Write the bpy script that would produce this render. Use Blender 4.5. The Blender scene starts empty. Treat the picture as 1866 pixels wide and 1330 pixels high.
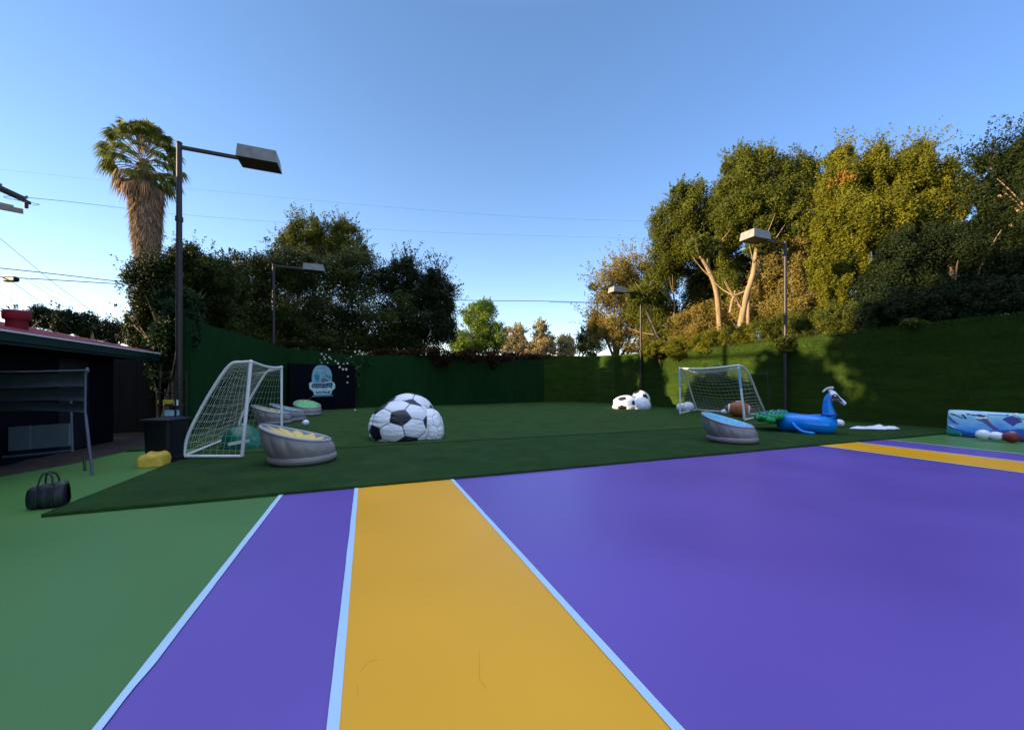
import bpy, math, random
import numpy as np
from mathutils import Vector, Matrix, noise
random.seed(7); rng = np.random.default_rng(7)
SC = bpy.context.scene; COL = SC.collection
PI = math.pi
E = 1.55; FPX = 685.0; CX = 933.0; HY = 701.0; YAW = math.radians(21.15)
FX, FY = math.sin(YAW), math.cos(YAW); RX, RY = math.cos(YAW), -math.sin(YAW)
def P(px, py, d):                                  # point of the photograph at depth d -> world
    a = (px-CX)/FPX
    return Vector((d*(FX+a*RX), d*(FY+a*RY), E+(HY-py)/FPX*d))
def G(px, py, z=0.0):                              # photograph point on the ground
    return P(px, py, (E-z)*FPX/(py-HY))
def DEP(p): return p[0]*FX+p[1]*FY
def PIX(p):
    d = DEP(p); return CX+FPX*(p[0]*RX+p[1]*RY)/d, HY-FPX*(p[2]-E)/d

# ------------------------------------------------------------------ materials
def new_mat(name):
    m = bpy.data.materials.new(name); m.use_nodes = True
    nt = m.node_tree; b = nt.nodes['Principled BSDF']
    return m, nt, b
def N(nt, t, **kw):
    n = nt.nodes.new(t)
    for k, v in kw.items():
        if k in n.inputs: n.inputs[k].default_value = v
        else: setattr(n, k, v)
    return n
def c4(c): return (c[0], c[1], c[2], 1)
def mat(name, col, rough=.6, var=.15, scale=6., bump=.0, bscale=60., stretch=(1, 1, 1), spec=.5, metal=0., col2=None, coat=0., trans=0.):
    m, nt, b = new_mat(name); L = nt.links
    tc = N(nt, 'ShaderNodeTexCoord'); mp = N(nt, 'ShaderNodeMapping'); mp.inputs['Scale'].default_value = stretch
    L.new(tc.outputs['Object'], mp.inputs['Vector'])
    nz = N(nt, 'ShaderNodeTexNoise', Scale=scale, Detail=5., Roughness=.6); L.new(mp.outputs[0], nz.inputs['Vector'])
    rp = N(nt, 'ShaderNodeValToRGB'); rp.color_ramp.elements[0].position = .3; rp.color_ramp.elements[1].position = .7
    a = tuple(min(1, x*(1-var)) for x in col); z = col2 or tuple(min(1, x*(1+var)) for x in col)
    rp.color_ramp.elements[0].color = c4(a); rp.color_ramp.elements[1].color = c4(z)
    L.new(nz.outputs['Fac'], rp.inputs[0]); L.new(rp.outputs[0], b.inputs['Base Color'])
    b.inputs['Roughness'].default_value = rough; b.inputs['Specular IOR Level'].default_value = spec
    b.inputs['Metallic'].default_value = metal; b.inputs['Coat Weight'].default_value = coat
    b.inputs['Transmission Weight'].default_value = trans
    if bump:
        n2 = N(nt, 'ShaderNodeTexNoise', Scale=bscale, Detail=4.); L.new(mp.outputs[0], n2.inputs['Vector'])
        bp = N(nt, 'ShaderNodeBump', Strength=bump, Distance=.01); L.new(n2.outputs['Fac'], bp.inputs['Height']); L.new(bp.outputs[0], b.inputs['Normal'])
    return m
def paint_mat(name, col, rough=.42, wear=.35, spec=.5):
    """acrylic court paint: broad tone drift, fine grit, scuffs and small chips"""
    m, nt, b = new_mat(name); L = nt.links
    tc = N(nt, 'ShaderNodeTexCoord')
    big = N(nt, 'ShaderNodeTexNoise', Scale=.55, Detail=1.5, Roughness=.5); L.new(tc.outputs['Object'], big.inputs['Vector'])
    r1 = N(nt, 'ShaderNodeValToRGB'); r1.color_ramp.elements[0].position = .15; r1.color_ramp.elements[1].position = .85
    r1.color_ramp.elements[0].color = c4([x*.88 for x in col]); r1.color_ramp.elements[1].color = c4([min(1, x*1.10+.004) for x in col])
    L.new(big.outputs['Fac'], r1.inputs[0])
    # scuffs: thin streaks
    mp = N(nt, 'ShaderNodeMapping'); mp.inputs['Scale'].default_value = (9, 1.1, 1); mp.inputs['Rotation'].default_value = (0, 0, .6)
    L.new(tc.outputs['Object'], mp.inputs['Vector'])
    wear *= .4; sc = N(nt, 'ShaderNodeTexNoise', Scale=2.4, Detail=3., Roughness=.6); L.new(mp.outputs[0], sc.inputs['Vector'])
    r2 = N(nt, 'ShaderNodeValToRGB'); r2.color_ramp.elements[0].position = .62; r2.color_ramp.elements[1].position = .98
    r2.color_ramp.elements[0].color = (0, 0, 0, 1); r2.color_ramp.elements[1].color = (wear, wear, wear, 1)
    L.new(sc.outputs['Fac'], r2.inputs[0])
    mx = N(nt, 'ShaderNodeMixRGB', blend_type='MIX'); mx.inputs[2].default_value = c4([x*.62+.02 for x in col])
    L.new(r2.outputs[0], mx.inputs[0]); L.new(r1.outputs[0], mx.inputs[1])
    # dust specks
    vo = N(nt, 'ShaderNodeTexVoronoi', Scale=2.3, feature='F1'); L.new(tc.outputs['Object'], vo.inputs['Vector'])
    r3 = N(nt, 'ShaderNodeValToRGB'); r3.color_ramp.elements[0].position = .012; r3.color_ramp.elements[1].position = .02
    r3.color_ramp.elements[0].color = (.5, .5, .5, 1); r3.color_ramp.elements[1].color = (0, 0, 0, 1)
    L.new(vo.outputs['Distance'], r3.inputs[0])
    m2 = N(nt, 'ShaderNodeMixRGB', blend_type='MIX'); m2.inputs[2].default_value = c4([x*.5+.12 for x in col])
    L.new(r3.outputs[0], m2.inputs[0]); L.new(mx.outputs[0], m2.inputs[1]); L.new(m2.outputs[0], b.inputs['Base Color'])
    g = N(nt, 'ShaderNodeTexNoise', Scale=170., Detail=2.); L.new(tc.outputs['Object'], g.inputs['Vector'])
    bp = N(nt, 'ShaderNodeBump', Strength=.25, Distance=.003); L.new(g.outputs['Fac'], bp.inputs['Height']); L.new(bp.outputs[0], b.inputs['Normal'])
    rr = N(nt, 'ShaderNodeMapRange'); rr.inputs['To Min'].default_value = rough-.06; rr.inputs['To Max'].default_value = rough+.1
    L.new(big.outputs['Fac'], rr.inputs['Value']); L.new(rr.outputs[0], b.inputs['Roughness'])
    b.inputs['Specular IOR Level'].default_value = spec
    return m
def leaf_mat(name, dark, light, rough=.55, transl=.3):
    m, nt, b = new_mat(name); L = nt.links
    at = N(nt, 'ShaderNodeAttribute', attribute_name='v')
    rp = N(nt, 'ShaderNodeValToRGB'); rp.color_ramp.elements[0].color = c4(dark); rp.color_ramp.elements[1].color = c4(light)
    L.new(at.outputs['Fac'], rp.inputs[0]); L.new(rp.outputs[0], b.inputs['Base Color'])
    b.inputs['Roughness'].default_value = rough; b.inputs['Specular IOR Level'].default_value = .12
    if transl:
        tr = N(nt, 'ShaderNodeBsdfTranslucent'); mx = N(nt, 'ShaderNodeMixShader', Fac=transl)
        mx.inputs[0].default_value = transl
        L.new(rp.outputs[0], tr.inputs['Color']); L.new(b.outputs[0], mx.inputs[1]); L.new(tr.outputs[0], mx.inputs[2])
        L.new(mx.outputs[0], nt.nodes['Material Output'].inputs['Surface'])
    return m
def attr_mat(name, rough=.3, spec=.5):
    m, nt, b = new_mat(name)
    at = N(nt, 'ShaderNodeAttribute', attribute_name='print'); nt.links.new(at.outputs['Color'], b.inputs['Base Color'])
    b.inputs['Roughness'].default_value = rough; b.inputs['Specular IOR Level'].default_value = spec
    return m
def turf_mat(name, c1, c2, scale=(1, 1, 1), bump=.8, seam=0):
    m, nt, b = new_mat(name); L = nt.links
    tc = N(nt, 'ShaderNodeTexCoord'); mp = N(nt, 'ShaderNodeMapping'); mp.inputs['Scale'].default_value = scale
    L.new(tc.outputs['Object'], mp.inputs['Vector'])
    a = N(nt, 'ShaderNodeTexNoise', Scale=1.3, Detail=8., Roughness=.72); L.new(mp.outputs[0], a.inputs['Vector'])
    f = N(nt, 'ShaderNodeTexNoise', Scale=42., Detail=4., Roughness=.8); L.new(mp.outputs[0], f.inputs['Vector'])
    ad = N(nt, 'ShaderNodeMath', operation='ADD'); L.new(a.outputs['Fac'], ad.inputs[0]); L.new(f.outputs['Fac'], ad.inputs[1])
    ml = N(nt, 'ShaderNodeMath', operation='MULTIPLY'); ml.inputs[1].default_value = .5; L.new(ad.outputs[0], ml.inputs[0])
    rp = N(nt, 'ShaderNodeValToRGB'); rp.color_ramp.elements[0].position = .36; rp.color_ramp.elements[1].position = .64
    rp.color_ramp.elements[0].color = c4(c1); rp.color_ramp.elements[1].color = c4(c2)
    L.new(ml.outputs[0], rp.inputs[0]); L.new(rp.outputs[0], b.inputs['Base Color'])
    bp = N(nt, 'ShaderNodeBump', Strength=bump, Distance=.03); L.new(f.outputs['Fac'], bp.inputs['Height']); L.new(bp.outputs[0], b.inputs['Normal'])
    b.inputs['Roughness'].default_value = .9; b.inputs['Specular IOR Level'].default_value = .05
    b.inputs['Sheen Weight'].default_value = 0
    return m
M = {}
M['court_green'] = paint_mat('court_green', (.070, .185, .044), .40, .15, .35)
M['purple'] = paint_mat('purple', (.140, .076, .40), .345, .15, .6)
M['yellow'] = paint_mat('yellow', (.86, .405, .008), .36, .4, .4)
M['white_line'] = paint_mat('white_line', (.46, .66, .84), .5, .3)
M['soil'] = mat('soil', (.026, .019, .014), .95, .5, 5, 1., 30)
M['earth'] = mat('earth', (.06, .07, .03), .95, .5, .4, .5, 20)
M['turf'] = turf_mat('turf', (.013, .038, .011), (.038, .086, .026), (1, 1, 1))
M['turf_far'] = turf_mat('turf_far', (.018, .046, .014), (.048, .104, .030), (1.3, .8, 1))
M['turf_wall'] = turf_mat('turf_wall', (.012, .030, .006), (.050, .090, .011), (1, .5, 3.0), 1.)
M['mesh_wall'] = turf_mat('mesh_wall', (.005, .027, .008), (.013, .050, .013), (2, 2, .35), .5)
M['white_pvc'] = mat('white_pvc', (.76, .77, .78), .35, .06, 3)
M['frame_grey'] = mat('frame_grey', (.07, .085, .12), .5, .2, 5)
M['blue_tape'] = mat('blue_tape', (.22, .48, .64), .5, .1, 8)
M['net_white'] = mat('net_white', (.5, .52, .46), .8, .1)
M['black_steel'] = mat('black_steel', (.018, .014, .013), .5, .3, 9, .2, 60)
M['lamp_grey'] = mat('lamp_grey', (.21, .215, .20), .5, .2, 5, .1)
M['lamp_dark'] = mat('lamp_dark', (.01, .01, .012), .4)
M['lamp_glass'] = mat('lamp_glass', (.10, .10, .09), .15)
M['bark'] = mat('bark', (.23, .155, .09), .9, .45, 3, .9, 12, (3, 3, .5))
M['bark_pale'] = mat('bark_pale', (.25, .18, .10), .9, .3, 3, .9, 12, (3, 3, .5))
M['grey_vinyl'] = mat('grey_vinyl', (.225, .20, .205), .32, .06, 2, .15, 7)
M['grey_vinyl_lt'] = mat('grey_vinyl_lt', (.33, .33, .40), .22, .06, 2, .1, 7)
M['red_roof'] = mat('red_roof', (.17, .008, .018), .7, .3, 3, .3, 30, spec=.2)
M['fascia'] = mat('fascia', (.006, .026, .017), .6, .2, 3, spec=.2)
M['drip'] = mat('drip', (.62, .62, .66), .35)
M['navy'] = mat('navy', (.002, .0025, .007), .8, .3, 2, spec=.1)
M['black_plastic'] = mat('black_plastic', (.003, .004, .008), .5, .2, 5, spec=.3)
M['leather'] = mat('leather', (.004, .006, .012), .35, .3, 9, .4, 90)
M['metal'] = mat('metal', (.55, .55, .55), .3, .1, metal=1.)
M['dark_mesh'] = mat('dark_mesh', (.018, .030, .038), .8, .25, 2, .3, 80)
M['cream_tarp'] = mat('cream_tarp', (.58, .40, .045), .6, .2, 4, .5, 12)
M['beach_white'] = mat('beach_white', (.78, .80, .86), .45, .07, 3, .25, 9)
M['panel_black'] = mat('panel_black', (.006, .007, .016), .4, .2, 4, .2, 9)
M['stitch'] = mat('stitch', (.20, .22, .30), .6)
M['scratch'] = mat('scratch', (.38, .19, .01), .7)
M['brown_ball'] = mat('brown_ball', (.36, .095, .028), .4, .15, 6, .3, 120)
M['maroon_ball'] = mat('maroon_ball', (.20, .022, .016), .45, .15, 6, .3, 120)
M['blue_vinyl'] = mat('blue_vinyl', (.003, .235, .78), .2, .06, 1.5, .1, 5)
M['green_vinyl'] = mat('green_vinyl', (.006, .28, .055), .22, .25, 4, .1, 5)
M['teal_vinyl'] = mat('teal_vinyl', (.03, .30, .36), .22, .3, 6)
M['navy_vinyl'] = mat('navy_vinyl', (.01, .03, .22), .2, .1, 3)
M['eye_black'] = mat('eye_black', (.008, .008, .014), .2)
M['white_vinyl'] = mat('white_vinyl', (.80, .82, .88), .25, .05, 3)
M['teal_bag'] = mat('teal_bag', (.004, .115, .062), .25, .3, 4, .2, 6)
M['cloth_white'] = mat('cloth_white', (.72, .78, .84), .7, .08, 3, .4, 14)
M['sign_white'] = mat('sign_white', (.50, .66, .70), .5, .12, 5)
M['sign_blue'] = mat('sign_blue', (.22, .42, .52), .4, .18, 4)
M['sign_teal'] = mat('sign_teal', (.012, .22, .32), .5, .25, 8)
M['sign_navy'] = mat('sign_navy', (.008, .06, .11), .5, .3, 12)
M['sign_brown'] = mat('sign_brown', (.12, .05, .035), .5, .4, 20)
M['flower_white'] = mat('flower_white', (.80, .74, .66), .7)
M['crate_yellow'] = mat('crate_yellow', (.55, .48, .03), .5)
M['crate_blue'] = mat('crate_blue', (.35, .60, .70), .4)
M['wire'] = mat('wire', (.012, .012, .014), .5)
M['wire_far'] = mat('wire_far', (.12, .13, .16), .5)
M['timber'] = mat('timber', (.11, .075, .055), .8, .3, 3, .4, 20)
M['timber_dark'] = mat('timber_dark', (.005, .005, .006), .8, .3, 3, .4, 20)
M['thatch'] = leaf_mat('thatch', (.11, .078, .052), (.44, .29, .18), .9, .15)
M['print'] = attr_mat('print_vinyl', .28)
M['print_soft'] = attr_mat('print_soft', .4)
LM = dict(
    hedge=leaf_mat('leaf_hedge', (.004, .010, .003), (.056, .074, .011), .55, .07),
    oak=leaf_mat('leaf_oak', (.014, .030, .004), (.14, .155, .018)),
    bright=leaf_mat('leaf_bright', (.012, .028, .003), (.21, .205, .014)),
    deep=leaf_mat('leaf_deep', (.002, .007, .002), (.024, .037, .008), .55, .08),
    olive=leaf_mat('leaf_olive', (.07, .065, .018), (.30, .23, .05)),
    fresh=leaf_mat('leaf_fresh', (.05, .105, .015), (.24, .32, .035)),
    pale=leaf_mat('leaf_pale', (.16, .14, .06), (.46, .36, .17)),
    ivy=leaf_mat('leaf_ivy', (.004, .016, .006), (.028, .065, .022)),
    vine=leaf_mat('leaf_vine', (.008, .030, .012), (.05, .13, .045)),
    rust=leaf_mat('leaf_rust', (.014, .014, .006), (.070, .028, .010)),
    palm=leaf_mat('leaf_palm', (.020, .050, .012), (.20, .21, .035)),
    orange=leaf_mat('leaf_orange', (.25, .09, .02), (.42, .17, .05)))

# ------------------------------------------------------------------ object helpers
def props(o, label=None, cat=None, group=None, kind=None):
    if label: o['label'] = label
    if cat: o['category'] = cat
    if group: o['group'] = group
    if kind: o['kind'] = kind
    return o
def root(name, loc, label, cat, group=None, rz=0.):
    o = bpy.data.objects.new(name, None); COL.objects.link(o)
    o.location = loc; o.rotation_euler = (0, 0, rz); o.empty_display_size = .1
    return props(o, label, cat, group)
def link_mesh(name, me, parent=None):
    o = bpy.data.objects.new(name, me); COL.objects.link(o)
    if parent: o.parent = parent
    return o
def base_loc(parent):
    l = Vector((0, 0, 0)); p = parent
    while p: l += Vector(p.location); p = p.parent
    return l
class MB:
    """collects shapes; coordinates are world (world=True) or local to the parent"""
    def __init__(s): s.v = []; s.f = []; s.m = []
    def add(s, vs, fs, mi=0):
        k = len(s.v); s.v += [tuple(v) for v in vs]; s.f += [tuple(i+k for i in f) for f in fs]; s.m += [mi]*len(fs); return s
    def box(s, c, size, rz=0., mi=0, rot=None, bev=0.):
        hx, hy, hz = [x/2 for x in size]; R = rot or Matrix.Rotation(rz, 3, 'Z'); c = Vector(c)
        b = min(bev, hx*.9, hy*.9, hz*.9)
        if b <= 0:
            vs = [c+R @ Vector((x*hx, y*hy, z*hz)) for x in (-1, 1) for y in (-1, 1) for z in (-1, 1)]
            return s.add(vs, [(0, 1, 3, 2), (4, 6, 7, 5), (0, 4, 5, 1), (2, 3, 7, 6), (0, 2, 6, 4), (1, 5, 7, 3)], mi)
        def ring(z, i):
            q = [(-hx+i, -hy+i+b), (-hx+i+b, -hy+i), (hx-i-b, -hy+i), (hx-i, -hy+i+b), (hx-i, hy-i-b), (hx-i-b, hy-i), (-hx+i+b, hy-i), (-hx+i, hy-i-b)]
            return [c+R @ Vector((x, y, z)) for x, y in q]
        vs = ring(-hz, b*.8)+ring(-hz+b, 0)+ring(hz-b, 0)+ring(hz, b*.8)
        fs = [tuple(range(7, -1, -1)), tuple(range(24, 32))]
        for k in range(3):
            for j in range(8): fs.append((k*8+j, k*8+(j+1) % 8, k*8+8+(j+1) % 8, k*8+8+j))
        return s.add(vs, fs, mi)
    def tube(s, pts, r, n=8, mi=0, cap=True):
        pts = [Vector(p) for p in pts]; rs = r if hasattr(r, '__len__') else [r]*len(pts)
        vs = []; up = None
        for i, p in enumerate(pts):
            t = (pts[min(i+1, len(pts)-1)]-pts[max(i-1, 0)]).normalized()
            if up is None: up = Vector((0, 0, 1)) if abs(t.z) < .9 else Vector((1, 0, 0))
            a = t.cross(up).normalized(); b = a.cross(t).normalized(); up = b
            for j in range(n):
                w = 2*PI*j/n; vs.append(p+(a*math.cos(w)+b*math.sin(w))*rs[i])
        fs = [(i*n+j, i*n+(j+1) % n, (i+1)*n+(j+1) % n, (i+1)*n+j) for i in range(len(pts)-1) for j in range(n)]
        if cap: fs += [tuple(range(n-1, -1, -1)), tuple((len(pts)-1)*n+j for j in range(n))]
        return s.add(vs, fs, mi)
    def grid(s, fn, nu, nv, mi=0, wrapu=False, mfn=None):
        k = len(s.v); cu = nu if wrapu else nu+1
        for j in range(nv+1):
            for i in range(cu): s.v.append(tuple(fn(i/nu, j/nv)))
        for j in range(nv):
            for i in range(nu):
                i2 = (i+1) % cu
                s.f.append((k+j*cu+i, k+j*cu+i2, k+(j+1)*cu+i2, k+(j+1)*cu+i)); s.m.append(mfn((i+.5)/nu, (j+.5)/nv) if mfn else mi)
        return s
    def ball(s, c, r, n=16, mi=0, sq=(1, 1, 1)):
        c = Vector(c)
        return s.grid(lambda u, v: c+Vector((math.cos(u*2*PI)*math.sin(v*PI)*r*sq[0], math.sin(u*2*PI)*math.sin(v*PI)*r*sq[1], -math.cos(v*PI)*r*sq[2])), n, n//2, mi, True)
    def slab(s, outline, origin, ux, uz, th, mi=0):
        """a board cut to an outline: (x along ux, z along uz), thickness th behind the face"""
        o = Vector(origin); nrm = ux.cross(uz).normalized(); n = len(outline)
        fr = [o+ux*x+uz*z for x, z in outline]; bk = [p-nrm*th for p in fr]
        fs = [tuple(range(n)), tuple(range(2*n-1, n-1, -1))]+[(i, i+n, (i+1) % n+n, (i+1) % n) for i in range(n)]
        return s.add(fr+bk, fs, mi)
    def build(s, name, mats, parent=None, world=True, smooth=0., merge=0., cols=None):
        mats = mats if isinstance(mats, (list, tuple)) else [mats]
        o3 = base_loc(parent) if world else Vector((0, 0, 0))
        if world and parent is None and s.v:           # origin at the base centre
            a = np.array(s.v); o3 = Vector(((a[:, 0].min()+a[:, 0].max())/2, (a[:, 1].min()+a[:, 1].max())/2, a[:, 2].min()))
        me = bpy.data.meshes.new(name)
        me.from_pydata([(v[0]-o3.x, v[1]-o3.y, v[2]-o3.z) for v in s.v], [], s.f)
        for m in mats: me.materials.append(m)
        me.polygons.foreach_set('material_index', s.m)
        if cols is not None:
            at = me.attributes.new('print', 'FLOAT_COLOR', 'CORNER')
            arr = []
            for p in me.polygons:
                c = cols[p.index]; arr += [c[0], c[1], c[2], 1.]*p.loop_total
            at.data.foreach_set('color', arr)
        if merge:
            import bmesh
            bm = bmesh.new(); bm.from_mesh(me); bmesh.ops.remove_doubles(bm, verts=bm.verts, dist=merge); bm.to_mesh(me); bm.free()
        if smooth:
            me.polygons.foreach_set('use_smooth', [True]*len(me.polygons)); me.set_sharp_from_angle(angle=math.radians(smooth))
        me.update(); me.validate()
        o = link_mesh(name, me, parent)
        if world and parent is None: o.location = o3
        return o
def smoothcurve(pts, n=8):
    pts = [Vector(p) for p in pts]; out = []
    for i in range(len(pts)-1):
        p0 = pts[max(i-1, 0)]; p1 = pts[i]; p2 = pts[i+1]; p3 = pts[min(i+2, len(pts)-1)]
        for k in range(n):
            t = k/n; out.append(.5*((2*p1)+(p2-p0)*t+(2*p0-5*p1+4*p2-p3)*t*t+(3*p1-p0-3*p2+p3)*t**3))
    return out+[pts[-1]]
def copy_thing(o, loc, rz, label):
    def rec(x, par):
        c = x.copy(); COL.objects.link(c)
        if par: c.parent = par
        for ch in list(x.children): rec(ch, c)
        return c
    c = rec(o, None); c.location = loc; c.rotation_euler = (0, 0, rz); c['label'] = label
    return c

# ------------------------------------------------------------------ foliage
def leaf_mesh(name, pts, size, mt, parent, vals, nrm=None, narrow=.6, drop=0.):
    """pts (n,3) world; each one a small folded diamond"""
    n = len(pts); pts = np.asarray(pts, float)
    d = rng.normal(size=(n, 3))
    if nrm is not None: d = d*.8+nrm
    d /= np.linalg.norm(d, axis=1)[:, None]
    a = np.cross(d, rng.normal(size=(n, 3)))
    if drop: a[:, 2] -= drop*np.linalg.norm(a, axis=1)
    a /= np.linalg.norm(a, axis=1)[:, None]; b = np.cross(d, a); b /= np.linalg.norm(b, axis=1)[:, None]+1e-9
    s = (size*(.6+.8*rng.random(n)))[:, None]*.5 if not hasattr(size, '__len__') else (size*(.6+.8*rng.random(n)))[:, None]*.5
    v = np.stack([pts-a*s, pts-b*s*narrow, pts+a*s, pts+b*s*narrow], 1).reshape(-1, 3)
    o3 = np.array(base_loc(parent)) if parent else np.array([pts[:, 0].mean(), pts[:, 1].mean(), pts[:, 2].min()])
    v = v-o3
    me = bpy.data.meshes.new(name)
    me.vertices.add(4*n); me.vertices.foreach_set('co', v.ravel().astype(np.float32))
    me.loops.add(4*n); me.loops.foreach_set('vertex_index', np.arange(4*n, dtype=np.int32))
    me.polygons.add(n); me.polygons.foreach_set('loop_start', np.arange(0, 4*n, 4, dtype=np.int32)); me.polygons.foreach_set('loop_total', np.full(n, 4, np.int32))
    me.update(calc_edges=True)
    at = me.attributes.new('v', 'FLOAT', 'FACE'); at.data.foreach_set('value', np.clip(vals, 0, 1).astype(np.float32))
    me.materials.append(mt)
    o = link_mesh(name, me, parent)
    if not parent: o.location = o3
    return o
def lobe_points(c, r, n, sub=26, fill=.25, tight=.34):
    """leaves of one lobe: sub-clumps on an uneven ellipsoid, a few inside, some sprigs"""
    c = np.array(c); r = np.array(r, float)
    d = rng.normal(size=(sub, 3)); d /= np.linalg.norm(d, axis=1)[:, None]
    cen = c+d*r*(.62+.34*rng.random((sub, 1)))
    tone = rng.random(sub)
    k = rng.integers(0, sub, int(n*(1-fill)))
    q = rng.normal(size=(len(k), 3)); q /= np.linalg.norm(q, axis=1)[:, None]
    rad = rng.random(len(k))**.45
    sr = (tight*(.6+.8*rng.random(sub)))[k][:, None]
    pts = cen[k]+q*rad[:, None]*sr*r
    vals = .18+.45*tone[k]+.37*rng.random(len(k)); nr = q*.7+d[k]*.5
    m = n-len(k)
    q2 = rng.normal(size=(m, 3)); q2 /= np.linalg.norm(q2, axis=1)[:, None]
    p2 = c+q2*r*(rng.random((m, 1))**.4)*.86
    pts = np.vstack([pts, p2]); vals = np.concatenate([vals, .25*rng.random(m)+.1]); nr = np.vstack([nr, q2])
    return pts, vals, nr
def sprigs(c, r, n_sp, leaf_per=26, length=.5):
    c = np.array(c); r = np.array(r, float); out = []
    for _ in range(n_sp):
        d = rng.normal(size=3); d[2] = abs(d[2])*1.1+.15; d /= np.linalg.norm(d)
        s = c+d*r*.9; dd = d+rng.normal(size=3)*.35; dd[2] += .35; dd /= np.linalg.norm(dd)
        L = length*(.4+rng.random())
        t = rng.random((leaf_per, 1)); out.append(s+dd*t*L+rng.normal(size=(leaf_per, 3))*.045*(1.25-t)*(1+L))
    return np.vstack(out) if out else np.zeros((0, 3))
def tree(name, label, lobes, mt, base, n=24000, size=.14, group=None, bark='bark', tr=.22, dn=1.75, cat='tree', limbs=True, sub=26, fill=.25, sp=16, splen=.6, lean=None, tight=.34, base_z=0., dens=None):
    """lobes: (px, py, rx_px, rz_px, depth) in photograph pixels at a real depth"""
    b = Vector((base[0], base[1], base_z)); R = root(name, b, label, cat, group)
    W = []; n = int(n*dn); size = size*.76
    for (px, py, rx, rz, d) in lobes:
        c = P(px, py, d); rw = rx*d/FPX/math.sqrt(1+((px-CX)/FPX)**2); W.append((c, (rw, rw, rz*d/FPX)))
    if limbs:
        mb = MB(); top = sum((w[0] for w in W), Vector())/len(W)
        zf = b.z+(min(w[0].z-w[1][2]*.5 for w in W)-b.z)*.75; zf = max(zf, b.z+.8)
        fk = Vector((b.x*.6+top.x*.4, b.y*.6+top.y*.4, zf)) if lean is None else Vector(lean)
        mid = (b+fk)/2+Vector((random.uniform(-.2, .2), random.uniform(-.2, .2), 0))
        tp = smoothcurve([b-Vector((0, 0, .1)), mid, fk], 6); nn = len(tp)
        mb.tube(tp, [tr*(1.25-.55*i/(nn-1)) for i in range(nn)], 10)
        for c, r in W:
            m2 = (fk*.5+c*.5)+Vector((random.uniform(-.3, .3), random.uniform(-.3, .3), -.1*r[2]))
            cv = smoothcurve([fk-Vector((0, 0, .15)), m2, c+Vector((0, 0, r[2]*.3))], 5)
            mb.tube(cv, [tr*(.62-.5*i/(len(cv)-1)) for i in range(len(cv))], 7)
            for _ in range(4):
                q = cv[random.randint(4, len(cv)-2)]; e = c+Vector([random.uniform(-.8, .8)*x for x in r])
                mb.tube(smoothcurve([q, (q+e)/2+Vector((0, 0, .2)), e], 3), [tr*.22, tr*.18, tr*.15, tr*.12, tr*.1, tr*.07, tr*.04], 5)
        mb.build('trunk', M[bark], R, smooth=50)
    tot = sum(w[1][0]*w[1][2] for w in W); A = []; V = []; NR = []
    for c, r in W:
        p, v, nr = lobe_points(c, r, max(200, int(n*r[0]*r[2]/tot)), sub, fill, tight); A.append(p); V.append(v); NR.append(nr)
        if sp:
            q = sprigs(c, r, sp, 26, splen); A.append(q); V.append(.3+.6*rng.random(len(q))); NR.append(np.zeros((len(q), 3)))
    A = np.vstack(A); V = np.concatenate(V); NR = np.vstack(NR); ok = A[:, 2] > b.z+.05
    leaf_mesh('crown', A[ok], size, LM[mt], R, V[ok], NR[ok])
    return R

# ------------------------------------------------------------------ camera, sky, sun
cam = bpy.data.objects.new('camera', bpy.data.cameras.new('camera')); COL.objects.link(cam)
cam.location = (0, 0, E); cam.rotation_euler = (PI/2, 0, -YAW)
cam.data.sensor_width = 36; cam.data.lens = FPX/1866*36; cam.data.shift_y = (HY-665)/1866; cam.data.clip_end = 3000; cam.data.clip_start = .05
SC.camera = cam
SUN_DIR = Vector((-.99, .10, 0)).normalized(); EL = math.radians(10.6)
sd = Vector((SUN_DIR.x*math.cos(EL), SUN_DIR.y*math.cos(EL), math.sin(EL)))
sun = bpy.data.objects.new('sun', bpy.data.lights.new('sun', 'SUN')); COL.objects.link(sun)
sun.data.energy = 5.0; sun.data.angle = math.radians(.53); sun.data.color = (1., .74, .44)
sun.rotation_euler = sd.to_track_quat('Z', 'Y').to_euler()
ZENITH_FILL = (3.7, 3.75, 4.0)
w = bpy.data.worlds.new('World'); SC.world = w; w.use_nodes = True; nt = w.node_tree
sky = nt.nodes.new('ShaderNodeTexSky'); sky.sky_type = 'NISHITA'; sky.sun_disc = False
sky.sun_elevation = EL; sky.sun_rotation = math.atan2(sd.x, sd.y) % (2*PI)
sky.air_density = 1.0; sky.dust_density = .15; sky.ozone_density = 1.5; sky.altitude = 50
bg = nt.nodes['Background']; bg.inputs['Strength'].default_value = .15
# brightness added to the sky overhead, out of frame, to light the shaded court
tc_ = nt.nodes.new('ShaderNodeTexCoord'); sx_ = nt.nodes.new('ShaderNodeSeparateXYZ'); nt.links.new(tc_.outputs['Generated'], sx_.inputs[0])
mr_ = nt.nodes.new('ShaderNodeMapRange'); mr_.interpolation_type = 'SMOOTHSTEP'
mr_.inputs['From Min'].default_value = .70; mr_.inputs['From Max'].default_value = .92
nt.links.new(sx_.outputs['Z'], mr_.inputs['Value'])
vm_ = nt.nodes.new('ShaderNodeMixRGB'); vm_.blend_type = 'ADD'; vm_.inputs[2].default_value = (ZENITH_FILL[0], ZENITH_FILL[1], ZENITH_FILL[2], 1)
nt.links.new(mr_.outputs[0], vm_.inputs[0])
hs_ = nt.nodes.new('ShaderNodeHueSaturation'); hs_.inputs['Saturation'].default_value = 1.18
nt.links.new(sky.outputs[0], hs_.inputs['Color']); tn_ = nt.nodes.new('ShaderNodeMixRGB'); tn_.blend_type = 'MULTIPLY'; tn_.inputs[0].default_value = 1; tn_.inputs[2].default_value = (1.10, .97, 1.06, 1)
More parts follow.
